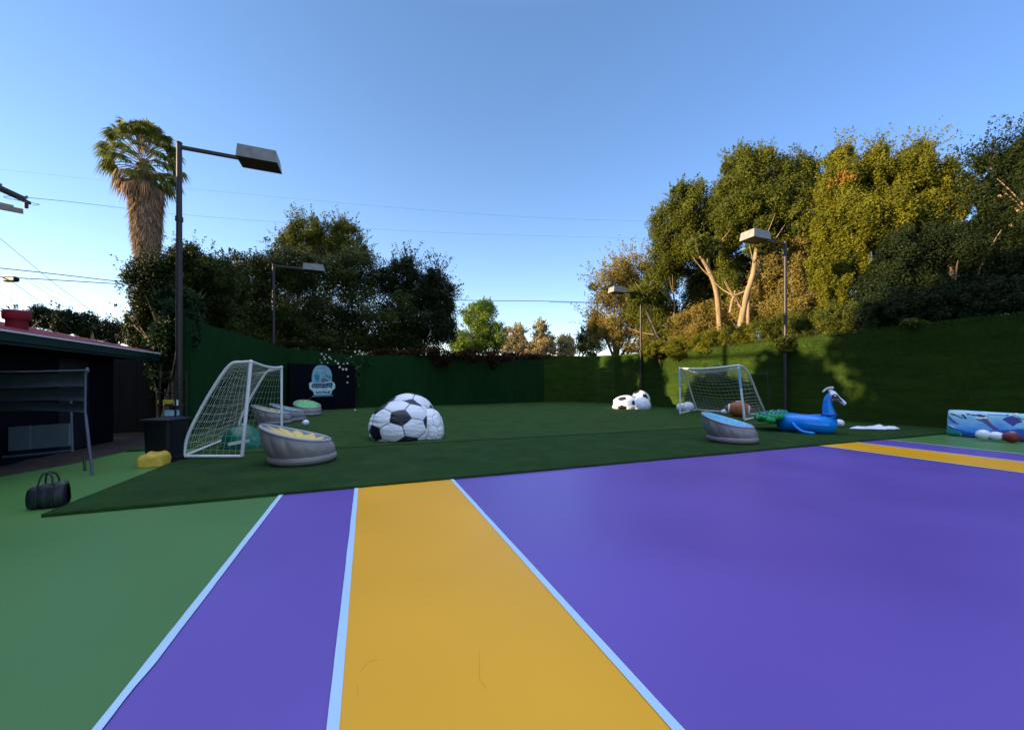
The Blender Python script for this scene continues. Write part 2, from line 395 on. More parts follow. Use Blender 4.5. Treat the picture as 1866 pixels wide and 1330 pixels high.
xq_ = nt.nodes.new('ShaderNodeMath'); xq_.operation = 'MULTIPLY'; nt.links.new(sx_.outputs['X'], xq_.inputs[0]); nt.links.new(sx_.outputs['X'], xq_.inputs[1])
az_ = nt.nodes.new('ShaderNodeMixRGB'); az_.blend_type = 'MULTIPLY'; az_.inputs[2].default_value = (.42, .50, .64, 1)   # evener sky from side to side
nt.links.new(xq_.outputs[0], az_.inputs[0]); nt.links.new(hs_.outputs[0], az_.inputs[1])
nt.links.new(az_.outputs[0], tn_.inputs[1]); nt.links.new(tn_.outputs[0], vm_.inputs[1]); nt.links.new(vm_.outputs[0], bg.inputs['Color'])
SC.view_settings.view_transform = 'Standard'; SC.view_settings.look = 'None'; SC.view_settings.exposure = 1.45; SC.view_settings.gamma = 1
SC.cycles.use_denoising = True; SC.cycles.max_bounces = 6; SC.cycles.diffuse_bounces = 3; SC.cycles.transparent_max_bounces = 4
SC.cycles.caustics_reflective = False; SC.cycles.caustics_refractive = False; SC.cycles.sample_clamp_indirect = 6

# ------------------------------------------------------------------ the ground, court and turf
def sheet(name, x0, x1, y0, y1, z, m, label=None, nx=1, ny=1):
    mb = MB(); mb.grid(lambda u, v: (x0+(x1-x0)*u, y0+(y1-y0)*v, z), nx, ny)
    o = mb.build(name, m); o['kind'] = 'structure'; return o
sheet('ground', -400, 400, -200, 700, 0, M['earth'])
# soil bed between the court and the shed, with crumbs
mb = MB(); mb.grid(lambda u, v: (-8.5+3.9*u, -3+18.6*v, .006+.035*noise.noise(Vector((u*9, v*40, 3)))+.02), 24, 110)
mb.build('soil_bed', M['soil'], smooth=60)['kind'] = 'structure'
mb = MB()
ed = [(-5.75, -8), (-5.75, 6), (-5.6, 8.6), (-5.2, 9.6), (-4.95, 11.6), (-4.75, 13.2)]
z = .052
mb.add([(18.25, -8, z), (18.25, 6.4, z), (-3.2, 6.4, z), (-3.2, 13.6, z), (-4.75, 13.6, z)]+[(x, y, z) for x, y in reversed(ed)], [tuple(range(11))])
mb.add([(x, y, z) for x, y in ed]+[(x, y, 0) for x, y in ed], [(i, i+6, i+7, i+1) for i in range(5)])
mb.build('court', M['court_green'])['kind'] = 'structure'
Z0 = .052
YN, YF = -8., 6.1
sheet('court_purple', -1.075, 13.17, YN, YF, Z0+.004, M['purple'])
sheet('court_yellow', -.13, 1.25, YN, YF, Z0+.008, M['yellow'])
sheet('court_yellow', 10.37, 11.86, YN, YF, Z0+.008, M['yellow'])
def wline(x, wd, sd_=0):
    mb = MB(); k = 160
    def fn(u, v):
        y = YN+(YF-YN)*v
        j = .0025*noise.noise(Vector((x*7+u*3, y*2.3, 1)))+.0015*noise.noise(Vector((x*7+u*9, y*17, 4)))
        if x < -1 and u > .5 and 1.9 < y < 2.55: j -= .012*(1 if y < 2.48 else .4)
        return (x-wd/2+wd*u+j, y, Z0+.012)
    mb.grid(fn, 1, k); mb.build('court_line', M['white_line'])['kind'] = 'structure'
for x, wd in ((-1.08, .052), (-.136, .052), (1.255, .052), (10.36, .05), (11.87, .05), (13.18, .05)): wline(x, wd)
# fine scratches on the yellow paint
mb = MB()
for (a, b, c) in (((655, 1224), (672, 1205), (688, 1200)), ((874, 1186), (874, 1236), (886, 1254)), ((651, 1250), (652, 1262), (651, 1268))):
    mb.tube([G(*q, Z0+.0095) for q in (a, b, c)], .0005, 4)
mb.build('court_scratch', M['scratch'])['kind'] = 'structure'
# artificial turf: two laid pieces with a seam between them, each a thin mat with frayed front edge
def turf(name, x0, x1, y0, y1, zt, m, fr=.004):
    mb = MB(); NX = 260
    def fn(u, v):
        x = x0+(x1-x0)*u
        y = y0+(y1-y0)*v
        if v == 0: y += fr*noise.noise(Vector((x*6, 0, 0)))*3+fr*noise.noise(Vector((x*31, 5, 0)))
        zz = zt+.006*noise.noise(Vector((x*.9, y*.9, 0)))
        return (x, y, zz)
    mb.grid(fn, NX, 24)
    mb.grid(lambda u, v: (lambda q: (q[0], q[1], q[2] if v == 0 else Z0-.02))(fn(u, 0)), NX, 1)
    mb.grid(lambda u, v: (lambda q: (q[0], q[1], q[2] if v == 1 else Z0-.02))(fn(0, u)), 24, 1)
    mb.build(name, m, smooth=40)['kind'] = 'structure'
turf('turf', -3.42, 18.2, 5.87, 9.56, Z0+.034, M['turf'])
turf('turf', -3.55, 18.2, 9.60, 30.2, Z0+.045, M['turf_far'])
turf('turf', -5.0, -3.57, 10.9, 25.6, Z0+.040, M['turf_far'])
# short pile standing along the near turf edges, so that the cut edge reads as grass
n = 26000
px = np.concatenate([rng.uniform(-3.42, 18.1, n), np.full(3000, -3.42)+rng.normal(size=3000)*.01])
py = np.concatenate([5.87+np.abs(rng.normal(size=n))*.03, rng.uniform(5.87, 9.5, 3000)])
pz = np.full(len(px), Z0+.034)
g = leaf_mesh('turf_pile', np.stack([px, py, pz], 1), .016, leaf_mat('leaf_turf', (.013, .038, .011), (.040, .092, .028), .7, .1), None, rng.random(len(px)), None, .2)
props(g, 'short pile along the cut front edge of the dark green turf', None, None, 'stuff')

# ------------------------------------------------------------------ enclosure walls
def wall(name, path, label, m, th=.14, fold=0., foldf=3., cap=None, seed=0.):
    """path: (x, y, height), walked so that the court lies on the right-hand side"""
    pts = []
    for (a, b) in zip(path[:-1], path[1:]):
        L = math.hypot(b[0]-a[0], b[1]-a[1]); k = max(2, int(L/.12))
        for i in range(k):
            t = i/k; pts.append((a[0]+(b[0]-a[0])*t, a[1]+(b[1]-a[1])*t, a[2]+(b[2]-a[2])*t, (b[1]-a[1])/L, -(b[0]-a[0])/L))
    pts.append((*path[-1], pts[-1][3], pts[-1][4])); n = len(pts)-1
    R = root(name, (path[0][0], path[0][1], 0), label, 'wall')
    def face(off, back):
        def fn(u, v):
            x, y, h, nx, ny = pts[min(n, int(round(u*n)))]
            zt = h+.025*noise.noise(Vector((u*n*.12, seed, 0)))+.02*noise.noise(Vector((u*n*.9, seed, 0)))
            d = 0 if back else fold*(noise.noise(Vector((u*n*.12*foldf, v*.6, seed)))+.4*noise.noise(Vector((u*n*.3*foldf, v*2, seed))))*(1-.5*v)
            return (x+nx*(off+d), y+ny*(off+d), zt*v)
        return fn
    f0 = face(th/2, False); f1 = face(-th/2, True)
    mb = MB(); mb.grid(f0, n, 14); mb.grid(f1, n, 2)
    mb.grid(lambda u, v: f0(u, 1) if v == 0 else f1(u, 1), n, 1)
    for e in (0, 1): mb.grid(lambda u, v: f0(e, u) if v == 0 else f1(e, u), 14, 1)
    mb.build('turf_sheet', m, R, smooth=60)
    return R
w1 = wall('turf_wall', [(-4.98, 13.95, 3.5), (-4.15, 24.4, 3.6), (-.6, 25.85, 3.42)], 'tall green fabric covered wall behind the left goal, with vertical folds', M['mesh_wall'], fold=.05, foldf=2.5)
mb = MB(); mb.box((-5.0, 13.88, 1.75), (.12, .12, 3.5)); mb.build('end_post', M['mesh_wall'], w1)
wall('turf_wall', [(-.6, 25.85, 3.42), (14.0, 28.7, 4.02)], 'dark green back wall closing the far end of the pitch', M['mesh_wall'], fold=.03, foldf=1.2, seed=5)
w3 = wall('turf_wall', [(14.0, 28.7, 4.02), (17.2, 27.4, 3.95), (18.2, 24.6, 3.86), (18.2, 14, 3.62), (18.2, -6, 3.66)], 'long artificial turf wall with sun patches behind the right goal', M['turf_wall'], fold=.035, foldf=1.1, seed=9)
nb = 90000
wy = rng.uniform(-3, 24.6, nb); wz = 3.68*np.sqrt(rng.random(nb)); wz[:9000] = 3.60+.09*rng.random(9000); wz = np.where(wy > 14, np.minimum(wz, 3.62+.24*(wy-14)/10.6+.06*rng.random(nb)), wz)
bl = leaf_mesh('turf_blades', np.stack([np.full(nb, 18.12)-.05*rng.random(nb), wy, wz+.02], 1), .06, leaf_mat('leaf_turfwall', (.012, .030, .006), (.062, .100, .013), .8, .2), w3, rng.random(nb), None, .18, .8)
bl['kind'] = 'stuff'
# gate outline set in the right wall
gx = PIX((17.45, 26.6, 0))[0]
def frame_obj(name, label, pts, r, cat='frame', m='black_steel'):
    o = MB()
    for a, b in zip(pts[:-1], pts[1:]): o.tube([a, b], r, 6)
    q = o.build(name, M[m]); props(q, label, cat); return q
a = P(1091, 737, 26.8); b = P(1091, 676, 26.8); c = P(1118, 676, 25.6); d = P(1118, 738, 25.6)
for q in (a, d): q.z = .1
frame_obj('door_frame', 'thin dark door outline set in the wall beside the far soccer ball seats', [a, b, c, d], .022, 'door frame')
# black pipe frame beyond the right goal
a = P(1402, 752, 17.0); b = P(1398, 680, 17.0); c = P(1366, 683, 18.9); d = P(1366, 748, 18.9)
for q in (a, d): q.z = .1
o = MB(); o.tube([a, b], .028, 8); o.tube([b, c], .028, 8); o.tube([c, d], .028, 8); o.ball(b, .034, 8); o.ball(c, .034, 8)
props(o.build('pipe_frame', M['black_steel'], smooth=50), 'black pipe frame standing against the wall behind the right goal', 'frame')

# ------------------------------------------------------------------ floodlight poles
def lamp_proto():
    R = root('floodlight_pole', (0, 0, 0), 'x', 'lamp post', 'court floodlights on tall poles')
    H = 8.15
    mb = MB(); mb.tube([(0, 0, .02), (0, 0, 3), (0, 0, H)], [.085, .08, .065], 12); mb.tube([(0, 0, H), (0, 0, H+.03)], .075, 12)
    mb.tube([(0, 0, 6.0), (0, 0, 6.12)], .095, 12); mb.build('pole', M['black_steel'], R, False, 50)
    mb = MB(); mb.box((0, 0, .02), (.32, .32, .04), bev=.005); mb.build('base_plate', M['black_steel'], R, False)
    mb = MB(); mb.box((.74, 0, H-.1), (1.5, .07, .10), bev=.01); mb.build('arm', M['black_steel'], R, False)
    # head: shallow box, open side down with recessed glass
    mb = MB(); x0, x1, y0, y1, zb, zt = 1.45, 2.52, -.34, .34, H-.2, H+.16
    mb.add([(x0, y0, zb), (x1, y0, zb), (x1, y1, zb), (x0, y1, zb), (x0+.03, y0+.03, zt), (x1-.05, y0+.03, zt), (x1-.05, y1-.03, zt), (x0+.03, y1-.03, zt),
            (x0+.03, y0+.03, zb), (x1-.03, y0+.03, zb), (x1-.03, y1-.03, zb), (x0+.03, y1-.03, zb), (x0+.03, y0+.03, zb+.05), (x1-.03, y0+.03, zb+.05), (x1-.03, y1-.03, zb+.05), (x0+.03, y1-.03, zb+.05)],
           [(0, 1, 5, 4), (1, 2, 6, 5), (2, 3, 7, 6), (3, 0, 4, 7), (4, 5, 6, 7), (0, 8, 9, 1), (1, 9, 10, 2), (2, 10, 11, 3), (3, 11, 8, 0), (8, 12, 13, 9), (9, 13, 14, 10), (10, 14, 15, 11), (11, 15, 12, 8), (12, 15, 14, 13)])
    hd = mb.build('lamp_head', M['lamp_grey'], R, False)
    mb = MB(); mb.box(((x0+x1)/2, 0, zb+.03), (x1-x0-.08, y1-y0-.08, .02)); mb.build('lamp_glass', M['lamp_dark'], hd, False)
    mb = MB(); mb.box((x0+.03, 0, H-.1), (.1, .2, .16), bev=.01); mb.build('bracket', M['black_steel'], R, False)
    return R
lamp = lamp_proto(); lamp.location = (-5.05, 13.6, 0); lamp.scale = (1, 1, 1.045)
lamp['label'] = 'tall black floodlight pole nearest on the left, beside the palm'
copy_thing(lamp, (-4.75, 23.9, 0), 0, 'slim floodlight pole with small pale head in front of the dark left trees').scale = (1, 1, 1.0)
copy_thing(lamp, (17.98, 11.6, 0), PI, 'black floodlight pole standing in front of the turf wall beside the peacock float').scale = (1, 1, .995)
copy_thing(lamp, (18.0, 21.4, 0), PI, 'smaller far floodlight pole before the trees above the far soccer ball seats').scale = (1, 1, .985)

# ------------------------------------------------------------------ goals
def net_patch(mb, fn, nu, nv, r=.004, sagfn=None, rows=True, cols=True, seg=14, colr=1.):
    if cols:
        for i in range(nu+1):
            mb.tube([fn(i/nu, k/seg) for k in range(seg+1)], r*colr, 3, cap=False)
    if rows:
        for j in range(nv+1):
            mb.tube([fn(k/seg, j/nv) for k in range(seg+1)], r, 3, cap=False)
def goal(name, label, A, B, At, Bt, side, r, cell, sag=.06, netr=.004, tape=False, netjit=.03, rowr=1.0, colr=1.):
    """A,B feet of the front posts, At,Bt their tops, side: side-frame curve as offsets from At-plane (dx,dy,z) near->back foot"""
    R = root(name, Vector((A.x, A.y, Z0+.04)), label, 'soccer goal', 'white pipe soccer goals')
    MB().tube([A, At], r, 10).build('post', M['white_pvc'], R, smooth=50)
    MB().tube([B, Bt], r, 10).build('post', M['white_pvc'], R, smooth=50)
    cb = smoothcurve([At, At*.66+Bt*.34-Vector((0, 0, sag)), At*.33+Bt*.67-Vector((0, 0, sag*1.05)), Bt], 6)
    m_ = MB().tube(cb, r, 10); m_.ball(At, r*1.25, 10); m_.ball(Bt, r*1.25, 10); m_.build('crossbar', M['white_pvc'], R, smooth=50)
    if tape:
        for a, b in ((A, At), (B, Bt)):
            MB().tube([a*.42+b*.58, a*.06+b*.94], r*1.06, 10).build('blue_sleeve', M['blue_tape'], R, smooth=50)
    def sc(top, foot):
        pts = []
        for t, z in side:                 # t along top->... horizontally from front to back foot, z height
            pts.append(Vector((top.x+(foot.x-top.x)*t, top.y+(foot.y-top.y)*t, z)))
        return pts
    backA, backB = goal.backs
    ca = smoothcurve(sc(At, backA), 5); cb2 = smoothcurve(sc(Bt, backB), 5)
    MB().tube(ca, r*.9, 10).build('side_frame', M['white_pvc'], R, smooth=50)
    MB().tube(cb2, r*.9, 10).build('side_frame', M['white_pvc'], R, smooth=50)
    for a, b in ((A, backA), (B, backB), (backA, backB)):
        MB().tube([a, b], r*.9, 10).build('ground_bar', M['white_pvc'], R, smooth=50)
    mb = MB()
    def at(c, t):
        k = t*(len(c)-1); i = min(len(c)-2, int(k)); return c[i].lerp(c[i+1], k-i)
    def jit(p, s): return p+Vector((noise.noise(p*1.7+Vector((s, 0, 0))), noise.noise(p*1.7+Vector((0, s, 5))), noise.noise(p*1.9+Vector((9, s, 0)))))*netjit
    bw = (backB-backA).length; bl = sum((ca[i+1]-ca[i]).length for i in range(len(ca)-1))
    def back(u, v):
        p = at(ca, v).lerp(at(cb2, v), u); s = math.sin(u*PI)*math.sin(v*PI)
        return jit(p+Vector((0, 0, -sag*2.2*math.sin(u*PI)*(1-v)-.10*s)), 3)
    net_patch(mb, back, int(bw/cell), int(bl/(cell*rowr)), netr, seg=16, colr=colr)
    for c, f in ((ca, A), (cb2, B)):
        t0 = c[0]
        def sd_(u, v, c=c, f=f, t0=t0):
            q = at(c, v); w_ = f.lerp(t0, max(0., min(1., (q.z-f.z)/(t0.z-f.z)))); w_ = Vector((w_.x, w_.y, q.z)); return jit(w_.lerp(q, u), 7)
        net_patch(mb, sd_, int(1.15/cell), int(bl/(cell*rowr)), netr, seg=14, colr=colr)
    mb.build('net', M['net_white'], R)
    return R
ZT = Z0+.05+.03
A = G(441, 831, ZT); B = Vector((-2.28, 12.46, ZT)); At = P(457, 659, DEP(A)+.02); Bt = P(513, 669, DEP(B))
goal.backs = (G(335, 831, ZT), Vector((-3.46, 12.95, ZT)))
goal('soccer_goal', 'white pipe soccer goal on the left with slanted side net and sagging crossbar', A, B, At, Bt,
     [(0, At.z), (.13, At.z-.01), (.27, At.z-.03), (.40, At.z-.20), (.62, 1.36), (.82, .88), (.95, .50), (1., .14)], .032, .125, .05, .0027)
A = G(1357, 765, ZT); B = G(1239.4, 753, ZT); At = P(1345, 666, DEP(A)); Bt = P(1238.5, 671, DEP(B))
goal.backs = (Vector((17.35, 12.05, ZT)), Vector((17.4, 16.05, ZT)))
goal('soccer_goal', 'white pipe soccer goal on the right with blue sleeves on its posts', A, B, At, Bt,
     [(0, At.z), (.10, At.z-.01), (.2, At.z-.08), (.4, 1.88), (.7, .98), (.93, .36), (1., .1)], .045, .24, .06, .0052, tape=True, rowr=.55, colr=.45)

# ------------------------------------------------------------------ inflatable chairs
def chair_mb(color_fn):
    """tub chair: the high back at -x, low front at +x"""
    Rb, top_r = .635, .665
    def rim(w): return Vector((top_r*math.cos(w)-.09, .64*math.sin(w), .60-.18*math.cos(w)+.02*math.cos(2*w)))
    body = MB()
    def side(u, v):
        w = 2*PI*u; t = rim(w); b = Vector((Rb*math.cos(w)+.035, .615*math.sin(w), .15)); z = v
        rib = abs(math.sin(w*7))**.6
        p = b.lerp(t, z); bul = .03*math.sin(z*PI)*(1.-.18*(1-rib))+.035*rib*math.sin(min(1, z*1.05)*PI)*(1 if math.cos(w) < -.2 else .35)
        return p+Vector((math.cos(w), math.sin(w), 0))*bul
    body.grid(side, 112, 12, wrapu=True)
    def baset(u, v):
        w = 2*PI*u; a = -PI*.62+PI*1.2*v
        c = Vector((.575*math.cos(w)+.04, .555*math.sin(w), .095))
        return c+Vector((math.cos(w), math.sin(w), 0))*(.095*math.cos(a))+Vector((0, 0, .095*math.sin(a)))
    tube_ = MB(); tube_.grid(baset, 72, 10, wrapu=True)
    rimb = MB()
    def rimt(u, v):
        w = 2*PI*u; a = 2*PI*v; c = rim(w); r = .034
        return c+Vector((math.cos(w), math.sin(w), 0))*(r*math.cos(a)-.01)+Vector((0, 0, r*math.sin(a)))
    rimb.grid(rimt, 72, 10, wrapu=True)
    seat = MB(); cols = []
    def st(u, v):
        w = 2*PI*u; c = rim(w); ctr = Vector((.02, 0, .40)); q = ctr.lerp(c, v)
        dip = -.03*(1-v**2.2)*1.; rid = .012*math.cos(w*12)*v*(1-v)*4
        return q+Vector((0, 0, dip+.03*v+rid))
    NU, NV = 96, 22; seat.grid(st, NU, NV, wrapu=True)
    for j in range(NV):
        for i in range(NU): cols.append(color_fn((i+.5)/NU, (j+.5)/NV))
    return body, tube_, rimb, seat, cols
def zig(n, lo, hi):
    def f(u):
        t = (u*n) % 1; return lo+(hi-lo)*abs(2*t-1)
    return f
def pattern(main, second, rimc, line):
    z1 = zig(11, .70, .95); z2 = zig(11, .10, .22)
    def f(u, v):
        if v > .955: return rimc
        if v > z1(u): return second
        if v > z1(u)-.04: return line
        if v < z2(u): return second if v < z2(u)-.05 else line
        return main
    return f
def make_chair(label, loc, rz, cf, rimm, rimname='grey_vinyl_lt'):
    R = root('inflatable_chair', loc, label, 'inflatable chair', 'inflatable tub chairs on the turf', rz); R.scale = (.88, .88, .88)
    b, t, r, s, cols = chair_mb(cf)
    b.build('side_wall', M['grey_vinyl'], R, False, 80); t.build('base_tube', M['grey_vinyl'], R, False, 80)
    r.build('rim', M[rimname], R, False, 80); s.build('seat', M['print_soft'], R, False, 80, cols=cols)
    MB().tube([(.62, .1, .12), (.675, .105, .12)], .014, 8).build('valve', M['grey_vinyl_lt'], R, False, 60)
    return R
YEL, GRY, TEA, GRN, BLU = (.62, .47, .10), (.13, .13, .22), (.08, .30, .24), (.07, .42, .10), (.09, .42, .66)
zt = Z0+.04
q = P(549, 0, 7.2); make_chair('large grey inflatable chair with yellow zigzag seat in front of the left goal', (q.x, q.y, zt), .02, pattern(YEL, GRY, YEL, (.45, .30, .08)), 0)
q = P(498, 0, 13.9); make_chair('grey inflatable chair with yellow seat half hidden behind the left goal', (q.x, q.y, zt), .02, pattern((.40, .36, .12), (.14, .17, .12), YEL, (.2, .2, .1)), 0)
q = P(527, 0, 15.1); make_chair('grey inflatable chair with teal seat between the yellow and the green ones', (q.x, q.y, zt), .04, pattern(TEA, (.05, .2, .18), (.3, .5, .5), (.1, .3, .3)), 0)
q = P(561, 0, 17.8); make_chair('grey inflatable chair with bright green seat below the dome sign', (q.x, q.y, zt), -1.05, pattern(GRN, (.04, .25, .07), (.3, .5, .4), (.1, .5, .15)), 0)
q = P(1331, 0, 9.75); make_chair('grey inflatable chair with light blue seat in front of the right goal', (q.x, q.y, zt), -1.12, pattern(BLU, (.12, .50, .72), (.45, .66, .78), (.05, .28, .5)), 0)

# ------------------------------------------------------------------ soccer ball seats and balls
def ti():
    ph = (1+5**.5)/2
    V = [Vector(v).normalized() for a in (-1, 1) for b in (-ph, ph) for v in ((0, a, b), (a, b, 0), (b, 0, a))]
    L = min((V[0]-v).length for v in V[1:])*1.05
    nb = {i: [j for j in range(12) if j != i and (V[i]-V[j]).length < L] for i in range(12)}
    polys = []
    for i in range(12):
        ps = [V[i]*2/3+V[j]/3 for j in nb[i]]; c = sum(ps, Vector())/5
        ax = (ps[0]-c).normalized(); ay = c.normalized().cross(ax)
        ps.sort(key=lambda p: math.atan2((p-c).dot(ay), (p-c).dot(ax))); polys.append((1, ps))
    for i in range(12):
        for j in nb[i]:
            for k in nb[i]:
                if i < j < k and k in nb[j]:
                    ps = [V[a]*2/3+V[b]/3 for a, b in ((i, j), (j, i), (j, k), (k, j), (k, i), (i, k))]; polys.append((0, ps))
    return polys
TI = ti()
def soccer_mb(fn, n=7, dark=True, rot=None, seam=.035, stitched=False):
    mb = MB(); rot = rot or Matrix.Identity(3)
    for kind, ps in TI:
        c = sum(ps, Vector())/len(ps)
        for a in range(len(ps)):
            p, q = ps[a], ps[(a+1) % len(ps)]; idx = {}; vs = []; fs = []
            for i in range(n+1):
                for j in range(n+1-i):
                    k = n-i-j; wc = k/n
                    x = (c*k+p*i+q*j)/n; dd = (rot @ x).normalized()
                    s = 1-seam*math.exp(-(wc*7)**2) + .012*math.sin(min(1, wc*1.3)*PI/2)
                    idx[i, j] = len(vs); vs.append(fn(dd*s))
            for i in range(n):
                for j in range(n-i):
                    fs.append((idx[i, j], idx[i+1, j], idx[i, j+1]))
                    if i+j < n-1: fs.append((idx[i+1, j], idx[i+1, j+1], idx[i, j+1]))
            mi = (kind if dark else 0); edge = stitched and kind == 0
            rim_ = {idx[i, j] for i in range(n+1) for j in range(n+1-i) if i+j >= n-1}
            k0 = len(mb.v); mb.v += [tuple(v) for v in vs]
            for f in fs:
                mb.f.append(tuple(t+k0 for t in f)); mb.m.append(2 if edge and all(t in rim_ for t in f) else mi)
    return mb
def seat_ball(name, label, cat, loc, rx, ry, h, rot, group, mats=('beach_white', 'panel_black', 'stitch'), slump=.35, wr=.02, dark=True, n=8, flat=-.55, seam=.035, tilt=0.):
    R_ = Matrix.Rotation(rot[2], 3, 'Z') @ Matrix.Rotation(rot[1], 3, 'Y') @ Matrix.Rotation(rot[0], 3, 'X')
    def fn(p):
        z = p.z; zz = max(z, flat) if z > flat else flat
        k = 1+slump*.5*max(0, -z+.15)*(.9 if z > flat else .9-.9*(flat-z)*1.1)
        x = p.x*rx*k; y = p.y*ry*k
        wv = wr*noise.noise(Vector((p.x*2.2+loc[0], p.y*2.2, p.z*9)))+wr*.5*noise.noise(Vector((p.x*6, p.y*6+loc[1], p.z*15)))
        hh = (zz-flat)/(1-flat)*h
        return Vector((x*(1+wv)+tilt*hh, y*(1+wv), hh))
    mb = soccer_mb(fn, n, dark, R_, seam*.3, stitched=n > 12)
    o = mb.build(name, [M[m] for m in mats], None, False, 70, merge=.002); o.location = loc
    props(o, label, cat, group); return o
gp = 'soft soccer ball seats on the turf'
q = P(733, 0, 10.25); seat_ball('soccer_pouf', 'big slumped soccer ball seat, frontmost of the near pile on the left', 'pouf', (q.x, q.y, zt), .84, .70, 1.04, (.3, 3.42, .35), gp, slump=.25, wr=.018, n=16)
q = P(783, 0, 10.45); seat_ball('soccer_pouf', 'narrow soccer ball seat leaning on the right side of the near pile', 'pouf', (q.x, q.y, zt), .37, .50, .80, (.2, .4, 2.4), gp, slump=.4, wr=.02, n=16, dark=False)
q = P(745, 0, 11.4); seat_ball('soccer_pouf', 'rounder soccer ball seat rising behind the near slumped one', 'pouf', (q.x, q.y, zt), .80, .62, 1.20, (1.9, .5, 2.2), gp, slump=.1, n=16)
q = P(1143, 0, 23.0); seat_ball('soccer_pouf', 'flattened far soccer ball seat with one black pentagon showing', 'pouf', (q.x, q.y, zt), .92, .8, .82, (.10, 3.30, .55), gp, slump=.4)
q = P(1167, 0, 23.9); seat_ball('soccer_pouf', 'upright far soccer ball seat behind the plain white one', 'pouf', (q.x, q.y, zt), .60, .60, 1.10, (2.3, .9, 1.0), gp, slump=.1)
q = P(1168, 0, 22.5); seat_ball('soccer_pouf', 'plain white round ball seat in front of the far pile', 'pouf', (q.x, q.y, zt), .55, .55, .74, (.8, .3, 1.6), gp, slump=.2, dark=False)
gb = 'white balls lying about the pitch'
def small_ball(label, px, d, r, cat='ball', group=gb, sq=.9, name='white_ball'):
    q = P(px, 0, d); return seat_ball(name, label, cat, (q.x, q.y, zt), r, r, 2*r*sq, (px*.7, px*.3, 0), group, slump=0., wr=.01, dark=False, n=4, flat=-.93, seam=.07, mats=('white_vinyl', 'panel_black'))
small_ball('white ball at the left post of the right goal', 1242, 20.7, .27, sq=.85)
small_ball('larger white ball just inside the right goal beside its left post', 1254, 20.2, .30, sq=.92)
small_ball('little white ball beside the giant brown football', 1320, 18.6, .15, sq=.85)
small_ball('white ball by the chest of the peacock float', 1530, 13.2, .135)
small_ball('white volleyball before the blue inflatable, farther from the football', 1791.5, 10.1, .14)
small_ball('white volleyball touching the dark red football', 1816, 9.93, .14, sq=.78)
small_ball('small white ball near the teal inflatable chair', 557, 13.45, .115)
small_ball('tiny white ball at the foot of the navy panel', 647, 21.0, .05)
def football(label, loc, L, r, rz, ry, m, stripe=True):
    R = root('football', loc, label, 'football', None, rz)
    ro = Matrix.Rotation(ry, 3, 'Y')
    prof = [(-1, 0.02), (-.96, .18), (-.85, .45), (-.65, .74), (-.4, .92), (-.15, .995), (.15, .995), (.4, .92), (.65, .74), (.85, .45), (.96, .18), (1, .02)]
    def rad(t): return math.cos(t*PI/2)**.72 if abs(t) < 1 else 0.
    zc = r*.97
    def fn(u, v, s=1.):
        t = -1+2*v; a = 2*PI*u; rr = r*rad(t)*s*(1-.02*abs(math.cos(a*2))**6)
        return ro @ Vector((t*L/2, rr*math.cos(a), rr*math.sin(a)))+Vector((0, 0, zc))
    body = MB().grid(fn, 32, 40, wrapu=True).build('leather', M[m], R, False, 80)
    if stripe:
        for a_, b_ in ((.13, .19), (.81, .87)):
            MB().grid(lambda u, v: fn(u, a_+(b_-a_)*v, 1.015), 32, 4, wrapu=True).build('stripe', M['white_vinyl'], R, False, 80)
    mb = MB()
    for k in range(7):
        t = .40+.2*k/6; mb.tube([fn(.20, t, 1.02), fn(.25, t, 1.05), fn(.30, t, 1.02)], r*.035, 5)
    mb.tube([fn(.25, .38, 1.04), fn(.25, .5, 1.05), fn(.25, .62, 1.04)], r*.03, 5)
    mb.build('lace', M['white_vinyl'], R, False)
    return R
q = P(1346, 0, 17.1); football('giant brown football with white stripe lying inside the right goal', (q.x, q.y, zt), 1.15, .36, -YAW-.5, .06, 'brown_ball')
q = P(1843, 0, 9.72); football('dark red football before the blue inflatable wall', (q.x, q.y, Z0+.01), .36, .14, -1.05, .1, 'maroon_ball', False)

# ------------------------------------------------------------------ green deflated bag inside the left goal
q = P(443, 0, 8.8); R = root('green_float', (q.x, q.y, zt), 'deep teal half deflated float with a white strap inside the left goal', 'inflatable', None, -YAW)
def fn(u, v):
    a = 2*PI*u; s = math.sin(v*PI/2); x = .43*math.cos(a)*s; y = .40*math.sin(a)*s; z = .52*math.cos(v*PI/2)**.8
    if x > .1: z *= 1-.45*(x-.1)/.33; x *= 1.15
    p = Vector((x, y, z)); k = .035*noise.noise(p*5)+.02*abs(math.sin(a*5))*s
    return p*(1+k)
MB().grid(fn, 48, 18, wrapu=True).build('shell', M['teal_bag'], R, False, 80)
mb = MB(); mb.grid(lambda u, v: (-.02+.46*u, -.44+.05*math.sin(u*3), .10+.08*u+.07*v), 10, 2); mb.grid(lambda u, v: (-.02+.46*u, -.425+.05*math.sin(u*3), .10+.08*u+.07*v), 10, 2); mb.build('strap', M['white_pvc'], R, False, 60)
MB().ball((-.02, 0, .53), .02, 8).build('valve', M['white_pvc'], R, False, 60)

# ------------------------------------------------------------------ peacock float
q = P(1468, 0, 11.75); R = root('peacock_float', (q.x, q.y, zt), 'blue inflatable peacock pool float with green scaly tail and white face', 'pool float', None, -1.02); R.scale = (.78, .9, 1)
def ringf(u, v):
    w = 2*PI*u; a = 2*PI*v
    c = Vector((.70*math.cos(w), .46*math.sin(w), .27)); n_ = Vector((math.cos(w), math.sin(w)*1.2, 0)).normalized()
    r = .27*(1+.05*math.sin(w*2+1))
    return c+n_*(r*math.cos(a))+Vector((0, 0, r*math.sin(a)*(1 if math.sin(a) > 0 else .98)+.018*math.sin(w*3+.6)))
MB().grid(ringf, 80, 24, wrapu=True).build('body', M['blue_vinyl'], R, False, 80)
